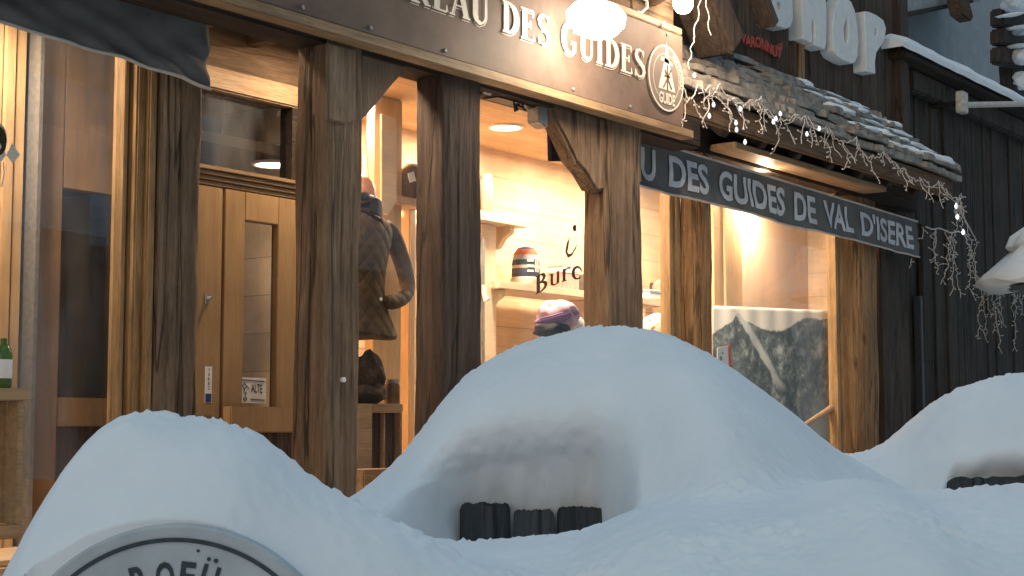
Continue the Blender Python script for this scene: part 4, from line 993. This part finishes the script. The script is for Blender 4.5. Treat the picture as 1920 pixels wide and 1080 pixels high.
# mountain poster: hanging cloth print, turned a little towards the street
def postermat():
    m, t, b = newmat('mountain_print'); tc = nd(t, 'ShaderNodeTexCoord'); v = tc.outputs['Generated']
    sx = nd(t, 'ShaderNodeSeparateXYZ'); t.links.new(v, sx.inputs[0])
    rid = nd(t, 'ShaderNodeFloatCurve'); cv = rid.mapping.curves[0]
    pk = [(0, .83), (.06, .86), (.10, .885), (.14, .90), (.19, .95), (.215, .955), (.24, .925), (.28, .905), (.33, .885), (.38, .875), (.45, .865), (.52, .87), (.60, .89), (.68, .93), (.75, .945), (.82, .94), (.90, .945), (1, .93)]
    cv.points[0].location = pk[0]; cv.points[1].location = pk[-1]
    for q in pk[1:-1]: cv.points.new(*q)
    rid.mapping.update(); t.links.new(sx.outputs['X'], rid.inputs['Value'])
    n = nd(t, 'ShaderNodeTexNoise', i_Scale=9, i_Detail=12, i_Roughness=.78, i_Distortion=.25); t.links.new(v, n.inputs['Vector'])
    na = nd(t, 'ShaderNodeMath', operation='MULTIPLY_ADD'); na.inputs[1].default_value = .10; t.links.new(n.outputs[0], na.inputs[0]); t.links.new(rid.outputs[0], na.inputs[2])
    sb = nd(t, 'ShaderNodeMath', operation='SUBTRACT'); t.links.new(na.outputs[0], sb.inputs[0]); t.links.new(sx.outputs['Z'], sb.inputs[1])
    edge = ramp(t, sb.outputs[0], [(.044, (0, 0, 0)), (.050, (1, 1, 1))])
    mt = ramp(t, n.outputs[0], [(.36, (.008, .014, .017)), (.47, (.035, .052, .06)), (.54, (.10, .13, .145)), (.64, (.32, .38, .41))])
    # snow couloir running down to the right
    cx = nd(t, 'ShaderNodeMath', operation='MULTIPLY_ADD'); cx.inputs[1].default_value = .72; t.links.new(sx.outputs['Z'], cx.inputs[0]); t.links.new(sx.outputs['X'], cx.inputs[2])
    cw = nd(t, 'ShaderNodeMath', operation='MULTIPLY_ADD'); cw.inputs[1].default_value = .13; t.links.new(n.outputs[0], cw.inputs[0]); t.links.new(cx.outputs[0], cw.inputs[2])
    sn = ramp(t, cw.outputs[0], [(.925, (0, 0, 0)), (.94, (1, 1, 1)), (.98, (1, 1, 1)), (1.0, (0, 0, 0))])
    zz = ramp(t, sx.outputs['Z'], [(.50, (0, 0, 0)), (.58, (1, 1, 1))])
    mm = mixc(t, 1.0, sn, zz, 'MULTIPLY')
    mt = mixc(t, mm, mt, (.36, .42, .45))
    n2 = nd(t, 'ShaderNodeTexNoise', i_Scale=2.6, i_Detail=5); t.links.new(v, n2.inputs['Vector'])
    cloud = ramp(t, n2.outputs[0], [(.48, (0, 0, 0)), (.62, (.75, .75, .75))])
    lowz = ramp(t, sx.outputs['Z'], [(.30, (1, 1, 1)), (.66, (0, 0, 0))]); cloud = mixc(t, 1.0, cloud, lowz, 'MULTIPLY')
    mt = mixc(t, cloud, mt, (.25, .32, .36))
    c = mixc(t, edge, (.56, .58, .58), mt); t.links.new(c, b.inputs['Base Color']); b.inputs['Roughness'].default_value = .75
    return m
po = thing('mountain_poster', 'grey cloth print of rocky alpine peaks hanging inside the right window', 'poster', P(1460, 900, .9))
pR = P(1572, 583, .70); pang = YAW - radians(62.8); pdir = Vector((cos(-radians(62.8) + YAW), sin(-radians(62.8) + YAW), 0))
# left end: where the view ray at x=1335 meets the vertical plane
d = ray(1335, 573); nn = Vector((-pdir.y, pdir.x, 0)); tL = (pR - CAM).dot(nn) / d.dot(nn); pL = CAM + d * tL
wid = (pR - pL).length; hgt = 1.55; nx, nz = 90, 40; V = []
for j in range(nz + 1):
    for i in range(nx + 1):
        u, w = i / nx, j / nz; q = pR.lerp(pL, 1 - u); q.z = pR.z - hgt * (1 - w) 
        q += nn * (-.006 * sin(u * 44 + 2 * sin(w * 2)) * (.25 + .75 * w ** 3) - .02 * noise.noise((u * 3, w * 2, 1))); V.append(q)
F = [(j * (nx + 1) + i, j * (nx + 1) + i + 1, (j + 1) * (nx + 1) + i + 1, (j + 1) * (nx + 1) + i) for j in range(nz) for i in range(nx)]
pm = MB().add(V, F)
# generated coordinates follow the bounding box, which is what the print uses: X runs left to right
po_m = pm.build('print', postermat(), po, smooth=True)
sfm = po_m.modifiers.new('t', 'SOLIDIFY'); sfm.thickness = .004
# axe handle and card in the right window
ax = thing('ice_axe', 'old wooden axe handle leaning in front of the mountain poster', 'ice axe', P(1540, 800, .66))
MB().tube([P(1508, 797, .62), P(1530, 783, .62), P(1552, 770, .62), P(1572, 756, .62)], [.02, .024, .03, .036], 12).build('handle', M['crate'], ax, smooth=True)
MB().tube([P(1560, 772, .62), P(1580, 764, .62)], .02, 8).build('binding', M['cable'], ax, smooth=True)
MB().tube([P(1500, 803, .64), P(1508, 800, .62), P(1512, 808, .61)], [.018, .024, .006], 10).build('ferrule', M['metal'], ax, smooth=True)
cdm = thing('greeting_card', 'small white card with a red edge standing at the foot of the poster', 'card', P(1358, 690, .75))
MB().prism([P(a, b, .72) for a, b in ((1345, 652), (1366, 648), (1369, 694), (1345, 700))], (0, .004, 0)).build('paper', M['white'], cdm)
MB().prism([P(a, b, .715) for a, b in ((1366, 647), (1370, 646), (1373, 692), (1368, 695))], (0, .006, 0)).build('edge', M['red'], cdm)
crm = MB()
for a, b, r_ in ((1352, 672, 5), (1358, 684, 4), (1355, 662, 3)): crm.lathe(P(a, b, .714), [(r_ * .004, 0), (r_ * .004, .002)], 8, ax=(1, 0, 0), ay=(0, 0, 1), az=(0, -1, 0))
crm.build('print_dots', plain('teal_ink', (.1, .35, .33), .6, .2, 30, 0), cdm)

# ------------------------------------------------------------------ barn and far building
barn = thing('barn', 'dark weathered board barn with a snow covered roof edge right of the shop', 'barn', (16, 1, 0))
zbt = PZ(1760, 150, 1.0); random.seed(8)
bb = MB(); X = 14.95
while X < 24:
    w_ = random.uniform(.14, .26); bb.box(X, X + w_ - .01, 1.0 - random.uniform(0, .035), 1.08, .0, zbt); X += w_
bb.build('board_wall', M['barn'], barn, bevel=.004)
MB().box(14.9, 24, 1.09, 4.5, 0, zbt - .02).build('inner_wall', M['dark'], barn)
MB().box(PX(1712, .9), 24, .84, .955, zbt - .34, zbt - .1).build('eave_beam', M['barn'], barn, bevel=.02)
MB().box(PX(1700, .75), 24, .7, 1.6, zbt - .09, zbt - .02).build('roof_edge', M['beam'], barn, bevel=.01)
MB().box(PX(1655, .52), 14.75, .53, .96, 0, 3.9).build('corner_board', M['barn'], barn, bevel=.01)
MB().box(14.76, 14.95, .80, .99, 0, 3.9).build('corner_board', M['postdark'], barn, bevel=.01)
MB().box(15.9, 15.98, .88, .96, 1.0, 3.0).build('drain_pipe', plain('pipe_grey', (.06, .065, .07), .5, .2, 20, .1), barn, bevel=.01)
MB().box(16.05, 16.2, .9, .96, 2.3, 3.8).build('door_board', M['barn'], barn, bevel=.01)
sn = MB(); n_ = 150; prof = [(.66, -.02), (.65, .04), (.70, .12), (.85, .17), (1.2, .18), (1.7, .15), (1.7, -.02)]
X0s = PX(1704, .66); X1s = 24; V = []
for i in range(n_ + 1):
    X = X0s + (X1s - X0s) * i / n_
    rise = min(1, .45 + i / 6)
    for a, b in prof:
        s = 1 + .25 * noise.noise((X * 1.5, a * 3, 0)); V.append(Vector((X, a + .02 * noise.noise((X * 3, b * 5, 2)), zbt + (b * s * rise if b > 0 else b))))
k_ = len(prof); F = [(i * k_ + j, (i + 1) * k_ + j, (i + 1) * k_ + j + 1, i * k_ + j + 1) for i in range(n_) for j in range(k_ - 1)] + [tuple(range(k_))]
sn.add(V, F).build('roof_snow', M['snow'], barn, smooth=True)
pole = thing('wall_pole', 'pale horizontal pole on a bracket sticking out from the dark barn wall', 'pole', P(1805, 192, .62))
MB().tube([P(1806, 197, .6), P(1960, 194, .6)], .035, 12).build('rod', plain('weathered_white', (.55, .50, .44), .7, .2, 20, .1), pole, smooth=True)
c = P(1806, 192, .6); MB().box(c.x - .08, c.x + .08, c.y - .03, .66, c.z - .12, c.z + .12).build('bracket', plain('bracket_white', (.55, .52, .48), .7, .3, 20, .1), pole, bevel=.01)
MB().tube([Vector((c.x, .6, c.z)), Vector((c.x, 1.0, c.z))], .03).build('stay', M['black'], pole)
fb = thing('plaster_house', 'grey blue plastered house rising behind the barn roof', 'house', (30, 9, 0))
MB().box(PX(1600, 8), PX(1908, 8), 8, 16, 0, 16).build('wall', M['plaster'], fb)
c0 = P(1672, 26, 7.3); c1 = P(1850, -8, 6.0)
ev = MB().prism([P(1672, 30, 7.0), P(1840, 2, 7.0), P(1840, -60, 7.0), P(1672, -60, 7.0)], (0, 1.0, 0)).build('eave', plain('eave_board', (.30, .31, .32), .8, .2, 8, .2), fb, bevel=.03)
MB().prism([P(1672, 38, 6.95), P(1826, 5, 6.95), P(1826, -2, 6.95), P(1672, 28, 6.95)], (0, 1.05, 0)).build('eave_trim', M['barn'], fb, bevel=.02)
MB().prism([P(1794, -20, 6.5), P(1806, 28, 6.5), P(1822, 40, 6.5), P(1826, 32, 6.5), P(1812, -20, 6.5)], (0, .3, 0)).build('rafter_end', M['beambrown'], fb, bevel=.03)
sh2 = thing('dark_balcony', 'dark wooden balcony boards loaded with snow at the far right edge', 'balcony', P(1905, 220, 6))
for k, (ya, yb) in enumerate(((14, 48), (52, 82), (86, 118))):
    MB().prism([P(1881, ya, 5.6), P(1960, ya + 18, 5.6), P(1960, yb + 18, 5.6), P(1881, yb, 5.6)], (0, .3, 0)).build('board', M['barn'], sh2, bevel=.04)
MB().prism([P(1896, 118, 5.8), P(1960, 140, 5.8), P(1960, 240, 5.8), P(1906, 240, 5.8)], (0, .3, 0)).build('board', M['barn'], sh2, bevel=.04)
for i, (a, b, r1, r2) in enumerate(((1905, 10, .9, .35), (1935, 2, 1.2, .5), (1920, 105, .5, .45), (1925, 150, .45, .5), (1918, 60, .35, .12), (1895, 28, .15, .10), (1908, 52, .2, .1), (1912, 86, .25, .1))):
    lump(P(a, b, 5.4), r1 * .5, .3, r2 * .4, 'snow_load', sh2, M['snow'], i + 3, .3)
# bush-like snowy twigs where plaster meets barn
# snowy parasol at the right edge
ps = thing('snowy_parasol', 'small tiered roof heaped with snow at the right edge before the barn', 'parasol', P(2000, 700, -.6))
Yp_ = -.6; c = P(1998, 522, Yp_); k_ = .90; s_ = PW(0, 0, 1)
pr = [(.0, .62), (.20, .52), (.36, .46), (.38, .40), (.34, .385), (.55, .30), (.62, .24), (.60, .22), (.58, .21), (.80, .09), (.97, -.0), (1.0, -.03), (.95, -.055), (.5, -.06), (.0, -.05)]
MB().lathe(c, [(r_ * k_ * 1.0 + .001, z_ * k_ * 1.7) for r_, z_ in pr], 64).build('snow', M['snow'], ps, smooth=True)
for v in ps.children[0].data.vertices:
    q = v.co.copy(); n_ = noise.noise_vector(q * 3.2) * .07 + noise.noise_vector(q * 11) * .022; v.co = q + n_
MB().lathe(c + Vector((0, 0, -.12)), [(.6 * k_, 0), (k_ * .7, .03)], 32).build('canopy', M['banner'], ps)
MB().tube([c, Vector((c.x, c.y, 0))], .03).build('pole', M['black'], ps)

# ------------------------------------------------------------------ fairy lights
def strand(m, bl, start, length, step, seed, side=.05, drift=0, droop=1):
    rnd = random.Random(seed); p = Vector(start); q = [p.copy()]; n_ = int(length / step)
    for i in range(n_):
        p = p + Vector((rnd.uniform(-1, 1) * step * .65 + drift * step, rnd.uniform(-.5, .5) * step, -step * rnd.uniform(.5, 1.1) * droop)); q.append(p.copy())
        if rnd.random() < .6:
            s = rnd.choice((-1, 1)); L = side * rnd.uniform(.5, 1.3); e = p + Vector((s * L, rnd.uniform(-.3, .3) * L, rnd.uniform(-.6, .45) * L))
            m.tube([p, p.lerp(e, .5) + Vector((0, 0, rnd.uniform(-.1, .15) * L)), e], .003, 5)
            m.tube([e, e + (e - p) * .28], .0062, 5); bl.append(e + (e - p) * .35)
    m.tube(q, .0036, 5)
ea = thing('eave_fairy_lights', 'tangled pale fairy light wire hanging along the slate porch eave', 'string lights', (12, -.15, 3.7), 'fairy lights on the facade')
m = MB(); bl = []; YF = -.10; main = []
route = [(1288, 165), (1292, 185), (1308, 160), (1330, 162), (1350, 158), (1370, 180), (1385, 192), (1405, 186), (1425, 180), (1436, 200), (1450, 218), (1470, 222), (1488, 215), (1505, 218), (1520, 236), (1545, 238), (1556, 246), (1580, 262), (1600, 258), (1615, 285), (1640, 292), (1660, 285), (1675, 305), (1690, 315), (1708, 332), (1725, 335), (1745, 348), (1760, 340), (1778, 355), (1790, 372), (1800, 362)]
for a, b in route: main.append(P(a, b, YF) + Vector((0, random.Random(a).uniform(-.03, .03), 0)))
qq = []
for i in range(len(main) - 1):
    for s in range(5):
        u = s / 5; qq.append(main[i].lerp(main[i + 1], u) + Vector((0, 0, -.03 * sin(pi * u) + .01 * sin(i * 7 + s * 3))))
m.tube(qq, .005, 6)
for i in range(len(main)):
    L = (.10, .28, .20, .34, .16, .30, .24, .12, .32, .22, .18, .30)[i % 12] * (1.1 if i < 20 else .9)
    strand(m, bl, main[i], L, .035, i + 20, .055, random.Random(i).uniform(-.5, .5))
    if i % 2: strand(m, bl, main[i] + Vector((.05, 0, 0)), L * .7, .035, i + 90, .05, .8)
for (a, b), (c_, d_) in (((1318, -20), (1300, 70)), ((1322, -20), (1331, 65)), ((1300, 70), (1290, 130))):
    A, B = P(a, b, YF), P(c_, d_, YF); m.tube([A.lerp(B, u / 8) + Vector((.02 * sin(u * 1.7), 0, 0)) for u in range(9)], .004, 6)
m.build('wire', M['twig'], ea, smooth=True)
for a, b in ((1302, 141), (1338, 196), (1330, 217), (1381, 243), (1388, 204), (1380, 230), (1463, 213), (1450, 228), (1455, 222), (1513, 251), (1536, 241), (1397, 266), (1290, 12), (1246, 45)):
    c = P(a, b, YF - .03); MB().lathe(c, [(.003, -.02), (.011, -.012), (.013, 0), (.008, .014), (.004, .02)], 8).build('bulb', M['bulb'], ea)
def curtainlights(label, xs, seed0, Y):
    o = thing('icicle_lights', label, 'string lights', P(xs[0][0], xs[0][1], Y), 'fairy lights on the facade'); m = MB(); bl = []
    for i, (a, b, e) in enumerate(xs):
        A = P(a, b, Y) + Vector((0, random.Random(i).uniform(-.05, .05), 0)); L = A.z - PZ(a, e, Y)
        strand(m, bl, A, L * 1.2, .045, seed0 + i, .06)
    top = [P(a, b, Y) for a, b, e in xs]; m.tube(top, .007, 6)
    m.build('wire', M['twig'], o, smooth=True); return o
o1 = curtainlights('dense cluster of pale icicle light strands hanging below the roof corner', [(1736, 425, 450), (1748, 430, 490), (1762, 428, 520), (1772, 432, 545), (1780, 436, 500), (1788, 436, 560), (1796, 434, 565), (1804, 436, 540), (1812, 440, 572), (1820, 450, 520), (1830, 450, 540), (1792, 380, 440), (1800, 372, 450), (1790, 395, 450)], 300, .25)
for a, b in ((1793, 386), (1795, 406), (1806, 435)):
    MB().lathe(P(a, b, .2), [(.003, -.03), (.016, -.018), (.02, 0), (.01, .02), (.004, .03)], 8).build('bulb', M['bulb'], o1)
curtainlights('longer icicle light strands under the snowy roof at the right edge', [(1834, 520, 640), (1842, 525, 600), (1850, 528, 645), (1858, 528, 665), (1866, 530, 610), (1874, 528, 640), (1882, 530, 625), (1890, 528, 600), (1898, 526, 660), (1906, 526, 570), (1914, 522, 575), (1924, 520, 600)], 400, .25)
curtainlights('short icicle light strand dangling from the lettered banner corner', [(1716, 484, 512)], 500, .32)

# ------------------------------------------------------------------ house across the street (outside the view, mirrored in the panes)
oh = thing('opposite_chalet', 'dark chalet with a snow covered roof across the street', 'house', (4, -16, 0))
MB().box(-14, 30, -24, -17, 0, 5.2).build('wall', wood('chalet_boards', (.20, .16, .13), (.32, .27, .23), (.42, .37, .33), 'Z', .8, .3, .2), oh)
MB().add([(-15, -16, 5.1), (31, -16, 5.1), (31, -21, 7.6), (-15, -21, 7.6), (-15, -16, 5.6), (31, -16, 5.6), (31, -21, 8.1), (-15, -21, 8.1)], [(0, 1, 2, 3), (4, 5, 6, 7), (0, 1, 5, 4), (1, 2, 6, 5), (2, 3, 7, 6), (3, 0, 4, 7)]).build('roof', M['snow'], oh)

# ------------------------------------------------------------------ foreground snow (height field on the ground, densely meshed)
rng = np.random.default_rng(5)
def vnoise(x, y, s, seed):
    r = np.random.default_rng(seed); G = r.random((256, 256)) * 2 - 1
    X, Y = x * s, y * s; i = np.floor(X).astype(int); j = np.floor(Y).astype(int); f = X - i; g = Y - j
    f = f * f * (3 - 2 * f); g = g * g * (3 - 2 * g); a = lambda p, q: G[p % 256, q % 256]
    return (a(i, j) * (1 - f) + a(i + 1, j) * f) * (1 - g) + (a(i, j + 1) * (1 - f) + a(i + 1, j + 1) * f) * g
def profz(pts, w0, u):
    us, zs = [], []
    for a, b in pts:
        p = PW(a, b, w0); us.append((p - CAM).dot(RT)); zs.append(p.z)
    us = np.array(us); zs = np.array(zs); z = np.interp(u, us, zs)
    # smooth the profile a little
    for _ in range(1):
        z = (z + np.interp(u - .010, us, zs) + np.interp(u + .010, us, zs)) / 3
    return z
WA, WB, WF, WC = 2.32, 3.30, 2.62, 4.6
A_ = [(-400, 1400), (-40, 1180), (22, 1085), (45, 1030), (72, 980), (100, 925), (140, 862), (180, 808), (228, 775), (260, 771), (300, 774), (350, 781), (400, 783), (445, 788), (480, 802), (515, 830), (560, 872), (600, 902), (655, 934), (710, 962), (770, 992), (840, 1030), (1000, 1100), (1300, 1250)]
B_ = [(300, 1250), (520, 1030), (600, 970), (655, 933), (700, 905), (745, 868), (780, 825), (815, 772), (850, 727), (900, 682), (960, 650), (1020, 631), (1090, 617), (1150, 613), (1215, 618), (1262, 634), (1320, 664), (1380, 706), (1440, 752), (1500, 806), (1545, 840), (1575, 853), (1640, 892), (1720, 932), (1900, 1010), (2300, 1180)]
F_ = [(-300, 1500), (200, 1200), (480, 1060), (640, 985), (700, 972), (760, 998), (820, 1012), (870, 1018), (940, 1018), (1000, 1013), (1060, 1003), (1115, 987), (1165, 962), (1210, 945), (1270, 940), (1380, 935), (1500, 915), (1580, 893), (1640, 900), (1690, 921), (1740, 927), (1800, 922), (1860, 918), (1930, 914), (2050, 912), (2300, 915)]
C_ = [(1250, 1100), (1450, 905), (1540, 862), (1580, 851), (1620, 848), (1660, 833), (1695, 806), (1735, 768), (1785, 733), (1840, 711), (1890, 700), (1930, 696), (2000, 692), (2150, 720), (2400, 800)]
SW = .0052
u = np.arange(-1.45, 2.45, SW); w = np.concatenate([np.arange(1.75, 3.62, SW), np.arange(3.62, 4.5, .008), np.arange(4.5, 5.6, .012)])
U, Wd = np.meshgrid(u, w)
def body(pts, w0, fr, frd, bk, bkd, pf=2.0):
    z = profz(pts, w0, U * 1.0); D = Wd - w0
    return z - np.where(D < 0, frd * (np.abs(D) / fr) ** pf, bkd * (np.abs(D) / bk) ** 2)
zA = body(A_, WA, .24, .17, .30, .30)
def lerpu(a, b, pa, pb, w0):
    t = np.clip((960 + U / w0 * FPX - pa) / (pb - pa), 0, 1); t = t * t * (3 - 2 * t); return a + (b - a) * t
zpB = profz(B_, WB, U); DB = Wd - WB; tB = lerpu(0, 1, 1105, 1310 + 260 * (1 - np.clip(np.abs(DB) / .22, 0, 1)), WB)
frB = .55 + .15 * tB; drB = np.clip(zpB - 1.42, .05, .42) * (1 - tB) + .27 * tB
zB = zpB - np.where(DB < 0, drB * (np.abs(DB) / frB) ** 2.2, .45 * (np.abs(DB) / .42) ** 2)
zF = body(F_, WF, .5, .13, .35, .20)
zC = body(C_, WC, .38, .30, .6, .40)
def smax(a, b, k):
    h = np.clip(.5 + .5 * (a - b) / k, 0, 1); return b * (1 - h) + a * h + k * h * (1 - h)
PXU = lambda px, w_: (px - 960) * w_ / FPX
# hollow under the big mound
def sm(e0, e1, x_): t = np.clip((x_ - e0) / (e1 - e0), 0, 1); return t * t * (3 - 2 * t)
def blur(a, k):
    for ax in (0, 1):
        for _ in range(3):
            p = np.pad(a, [(k, k) if i == ax else (0, 0) for i in (0, 1)], mode='edge'); c = np.cumsum(p, axis=ax)
            c = np.concatenate([np.zeros_like(np.take(c, [0], axis=ax)), c], axis=ax); n_ = a.shape[ax]
            a = (np.take(c, range(2 * k + 1, 2 * k + 1 + n_), axis=ax) - np.take(c, range(0, n_), axis=ax)) / (2 * k + 1)
    return a
px = 960 + U / Wd * FPX
H = smax(zB, zF, .06)
H = smax(H, zA, .035)
H = np.maximum(H, zC) if False else smax(H, zC, .02)
H = blur(H, 4)
H0 = H.copy()
pb = lambda c, h: np.exp(-((px - c) / h) ** 2)
WPL, WP2 = 2.97, 4.27                     # depth of the dark planks
right = 1 - sm(1112, 1200, px); left = sm(700, 900, px); lat = left * right
zt_ = 1.452 + .007 * vnoise(U, U * 0, 22, 21)
Tz = (1 - sm(0, 1, (H0 - zt_) / .28)) ** 1.4
pxv = 960 + U / 3.06 * FPX; pv = lambda c, h: np.exp(-((pxv - c) / h) ** 2); lowz = 1 - sm(1.452, 1.478, H0)
WTB = 3.04 - .10 * lowz * np.clip(1.1 * pv(979, 17) + .8 * pv(1043, 5) + (1 - sm(878, 892, pxv)) + sm(1106, 1120, pxv) + .35 * vnoise(U, H0, 45, 33), 0, 1) + .006 * vnoise(U, H0, 60, 34)
MP = lat * np.clip(Tz, 0, 1) * sm(2.70, 2.78, Wd) * (1 - sm(3.15, 3.3, Wd))
MP2 = sm(1755, 1800, px) * (1 - sm(0, 1, (H0 - 1.452 - .012 * vnoise(U, U * 0, 18, 31)) / .10)) * sm(4.06, 4.14, Wd) * (1 - sm(4.3, 4.45, Wd))
H = H - .26 * sm(690, 800, px) * right * sm(2.65, 2.69, Wd) * (1 - sm(2.74, 2.84, Wd))
H = H - .30 * sm(1755, 1800, px) * sm(3.4, 3.6, Wd) * (1 - sm(4.08, 4.16, Wd))
# cut for the round terrace sign
WDISC = 2.10
dpx = 960 + U / WDISC * FPX
cut = sm(60, 84, dpx) * (1 - sm(566, 590, dpx))
yd = 1316 - np.sqrt(np.clip(326 ** 2 - (dpx - 325) ** 2, 0, None))
zd = EYE + 0 * U + (np.array([0.0]) + ((798.8 - yd) / FPX) * WDISC * 1.0)
near = Wd < WDISC + .004
H = np.where(near & (cut > .02), np.minimum(H, zd - .25 * cut), H)
H = np.where((~near) & (Wd < WDISC + .10) & (cut > .3), np.maximum(H, zd + .001), H)
zdp = EYE + (798.8 - 990 - (dpx - 325) ** 2 / 700) / FPX * WDISC
inD = 1 - sm(215, 420, np.abs(dpx - 325)); capD = np.maximum(zd, zdp) + .0015 + 1.15 * (Wd - WDISC)
H = np.where((~near) & (Wd < WDISC + .22), H * (1 - inD) + np.minimum(H, capD) * inD, H)
# grain
X = U; Y = Wd
rim = 1.0
H = H + .006 * vnoise(X, Y, 5, 1)
calm = 1 - .6 * MP
crest = np.maximum.reduce([np.exp(-((Wd - w0_) / .07) ** 2) for w0_ in (WA, WB, WC)] + [.8 * np.exp(-((Wd - WF) / .05) ** 2)])
H = H + calm * .0012 * vnoise(X, Y, 24, 2) + calm * (.0010 + .0014 * crest) * vnoise(X, Y, 62, 3) + calm * (.0022 + .0060 * crest) * np.clip(vnoise(X, Y, 110, 4), -.2, 1) * np.clip(.7 + vnoise(X, Y, 22, 5), 0, 1)
H = np.maximum(H, -.0 + .25)
NWD = Wd + (WTB - Wd) * MP + (4.34 - Wd) * MP2
Px_ = CAM.x + RT.x * U + FH.x * NWD; Py_ = CAM.y + RT.y * U + FH.y * NWD
VV = np.stack([Px_, Py_, H], -1)
nw, nu = U.shape; q0, q1, q2, q3 = VV[:-1, :-1], VV[:-1, 1:], VV[1:, 1:], VV[1:, :-1]
fn = np.cross(q2 - q0, q3 - q1); NN = np.zeros_like(VV)
NN[:-1, :-1] += fn; NN[:-1, 1:] += fn; NN[1:, 1:] += fn; NN[1:, :-1] += fn
NN /= np.linalg.norm(NN, axis=-1, keepdims=True) + 1e-12; print('normal z mean', NN[..., 2].mean())
own = np.argmax(np.stack([zA, zB, zF, zC]), 0)
own = np.where((own == 2) & (U < PXU(640, WF)), 0, own)
nw, nu = U.shape; idx = np.arange(nw * nu).reshape(nw, nu)
quads = np.stack([idx[:-1, :-1], idx[:-1, 1:], idx[1:, 1:], idx[1:, :-1]], -1).reshape(-1, 4)
fo_ = own[:-1, :-1].reshape(-1)
flatV = VV.reshape(-1, 3); flatN = NN.reshape(-1, 3)
for k, (nm, lb) in enumerate((('snow_mound', 'left rounded mound of fresh snow heaped over the round terrace sign'), ('snow_mound', 'tall central snow mound with a dark hollow and planks beneath it'),
                              ('snow_ridge', 'low snow ridge running across the bottom in front of the hollow'), ('snow_mound', 'farther right snow mound rising against the dark barn'))):
    q = quads[fo_ == k]
    if len(q) == 0: continue
    us_ = np.unique(q); mp_ = np.full(nw * nu, -1); mp_[us_] = np.arange(len(us_)); 
    org = flatV[us_].mean(0); org[2] = flatV[us_][:, 2].min()
    o = npmesh(nm, flatV[us_], mp_[q][:, ::-1] if False else mp_[q], M['snow'], None, tuple(float(t) for t in org), flatN[us_])
    tag(o, lb, 'snow ridge' if k == 2 else 'snow mound', 'heaps of fresh snow in the foreground')
# planks in the hollows
def plank(parent, pxa, pxb, ytop, w_, zb_, name='plank', rag=6):
    m = MB(); th = .03; rn = random.Random(pxa); n_ = 16
    top = [PW(pxb + (pxa - pxb) * i / n_, ytop + rn.uniform(-rag, rag) * (.5 if i % 3 else 1) + (10 if i in (0, n_) else 0), w_) for i in range(n_ + 1)]
    lo = [Vector((top[-1].x, top[-1].y, zb_)), Vector((top[0].x, top[0].y, zb_))] + top
    m.prism(lo, FH * th); return m.build(name, M['greyplank'], parent, bevel=.003)
M['greyplank'] = wood('grey_plank', (.035, .04, .044), (.075, .082, .09), (.15, .16, .17), 'Z', .85, .9, .6)
pf = thing('plank_fence', 'dark grey weathered planks showing in the hollow under the central mound', 'fence', PW(1000, 1010, WPL) - Vector((0, 0, .5)))
for a, b, c in ((862, 957, 944), (963, 1041, 957), (1045, 1135, 950)): plank(pf, a, b, c, WPL, .9)
p2 = thing('plank_fence', 'dark plank edge showing in the gap under the right snow mound', 'fence', PW(1870, 910, WP2) - Vector((0, 0, .5)))
plank(p2, 1780, 2010, 896, WP2, .8)
MOUND = [o for o in col.objects if o.name.startswith('snow_mound')]
mB = [o for o in MOUND if 'central' in o['label']][0]; mC = [o for o in MOUND if 'farther' in o['label']][0]
rnd = random.Random(2)
# ------------------------------------------------------------------ round terrace sign
ds = thing('round_sign', 'round pale sign with dark ring and capital letters under the left snow mound', 'sign', PW(325, 1316, WDISC) - Vector((0, 0, .3)))
UP = Vector((0, 0, 1)); dc = PW(325, 1316, WDISC - .012); sc2 = WDISC / FPX
R1 = 322 * sc2
wb, tb_, bb_ = newmat('dusted_sign_paint'); vv = coords(tb_, (1, 1, 1)); n1 = nd(tb_, 'ShaderNodeTexNoise', i_Scale=16, i_Detail=6); tb_.links.new(vv, n1.inputs['Vector'])
tb_.links.new(ramp(tb_, n1.outputs[0], [(.3, (.38, .41, .43)), (.7, (.50, .53, .55))]), bb_.inputs['Base Color']); bb_.inputs['Roughness'].default_value = .6
MB().lathe(dc, [(R1, -.02), (R1, .004), (R1 - .004, .008)], 96, ax=RT, ay=UP, az=-FH).build('panel', wb, ds)
rg = MB(); ro, ri = 298 * sc2, 290 * sc2
for k in range(160):
    a0, a1 = 2 * pi * k / 160, 2 * pi * (k + 1) / 160
    rg.add([dc - FH * .0095 + RT * r_ * cos(a) + UP * r_ * sin(a) for r_, a in ((ro, a0), (ro, a1), (ri, a1), (ri, a0))], [(0, 1, 2, 3)])
ink = plain('dark_ink', (.035, .05, .06), .6, .3, 60, .05)
rg.build('ring', ink, ds)
def discletter(body, px, top, h, wd, bold=.03):
    th = atan2(px - 325, 1316 - top); rt2 = RT * cos(th) - UP * sin(th); up2 = UP * cos(th) + RT * sin(th)
    c = dc - FH * .0095 + RT * (px - 325) * sc2 + UP * (1316 - top) * sc2
    v, f = textmesh(body, bold); s = v.max(0)
    MB().add([c + rt2 * (a / s[0] - .5) * wd * sc2 + up2 * (b / s[1] - 1) * h * sc2 for a, b in v], f).build('letter', ink, ds)
for b_, px_, tp, w_ in (('R', 255, 1070, 32), ('O', 306, 1062, 34), ('E', 352, 1062, 28), ('U', 396, 1069, 32)): discletter(b_, px_, tp, 52, w_)
dd = MB()
for a, b, r_ in ((388, 1057, 3.6), (401, 1060, 4.2), (368, 1042, 3.0)): dd.lathe(dc - FH * .0095 + RT * (a - 325) * sc2 + UP * (1316 - b) * sc2, [(r_ * sc2, 0), (r_ * sc2 * .9, .001)], 12, ax=RT, ay=UP, az=-FH)
dd.build('dots', ink, ds)
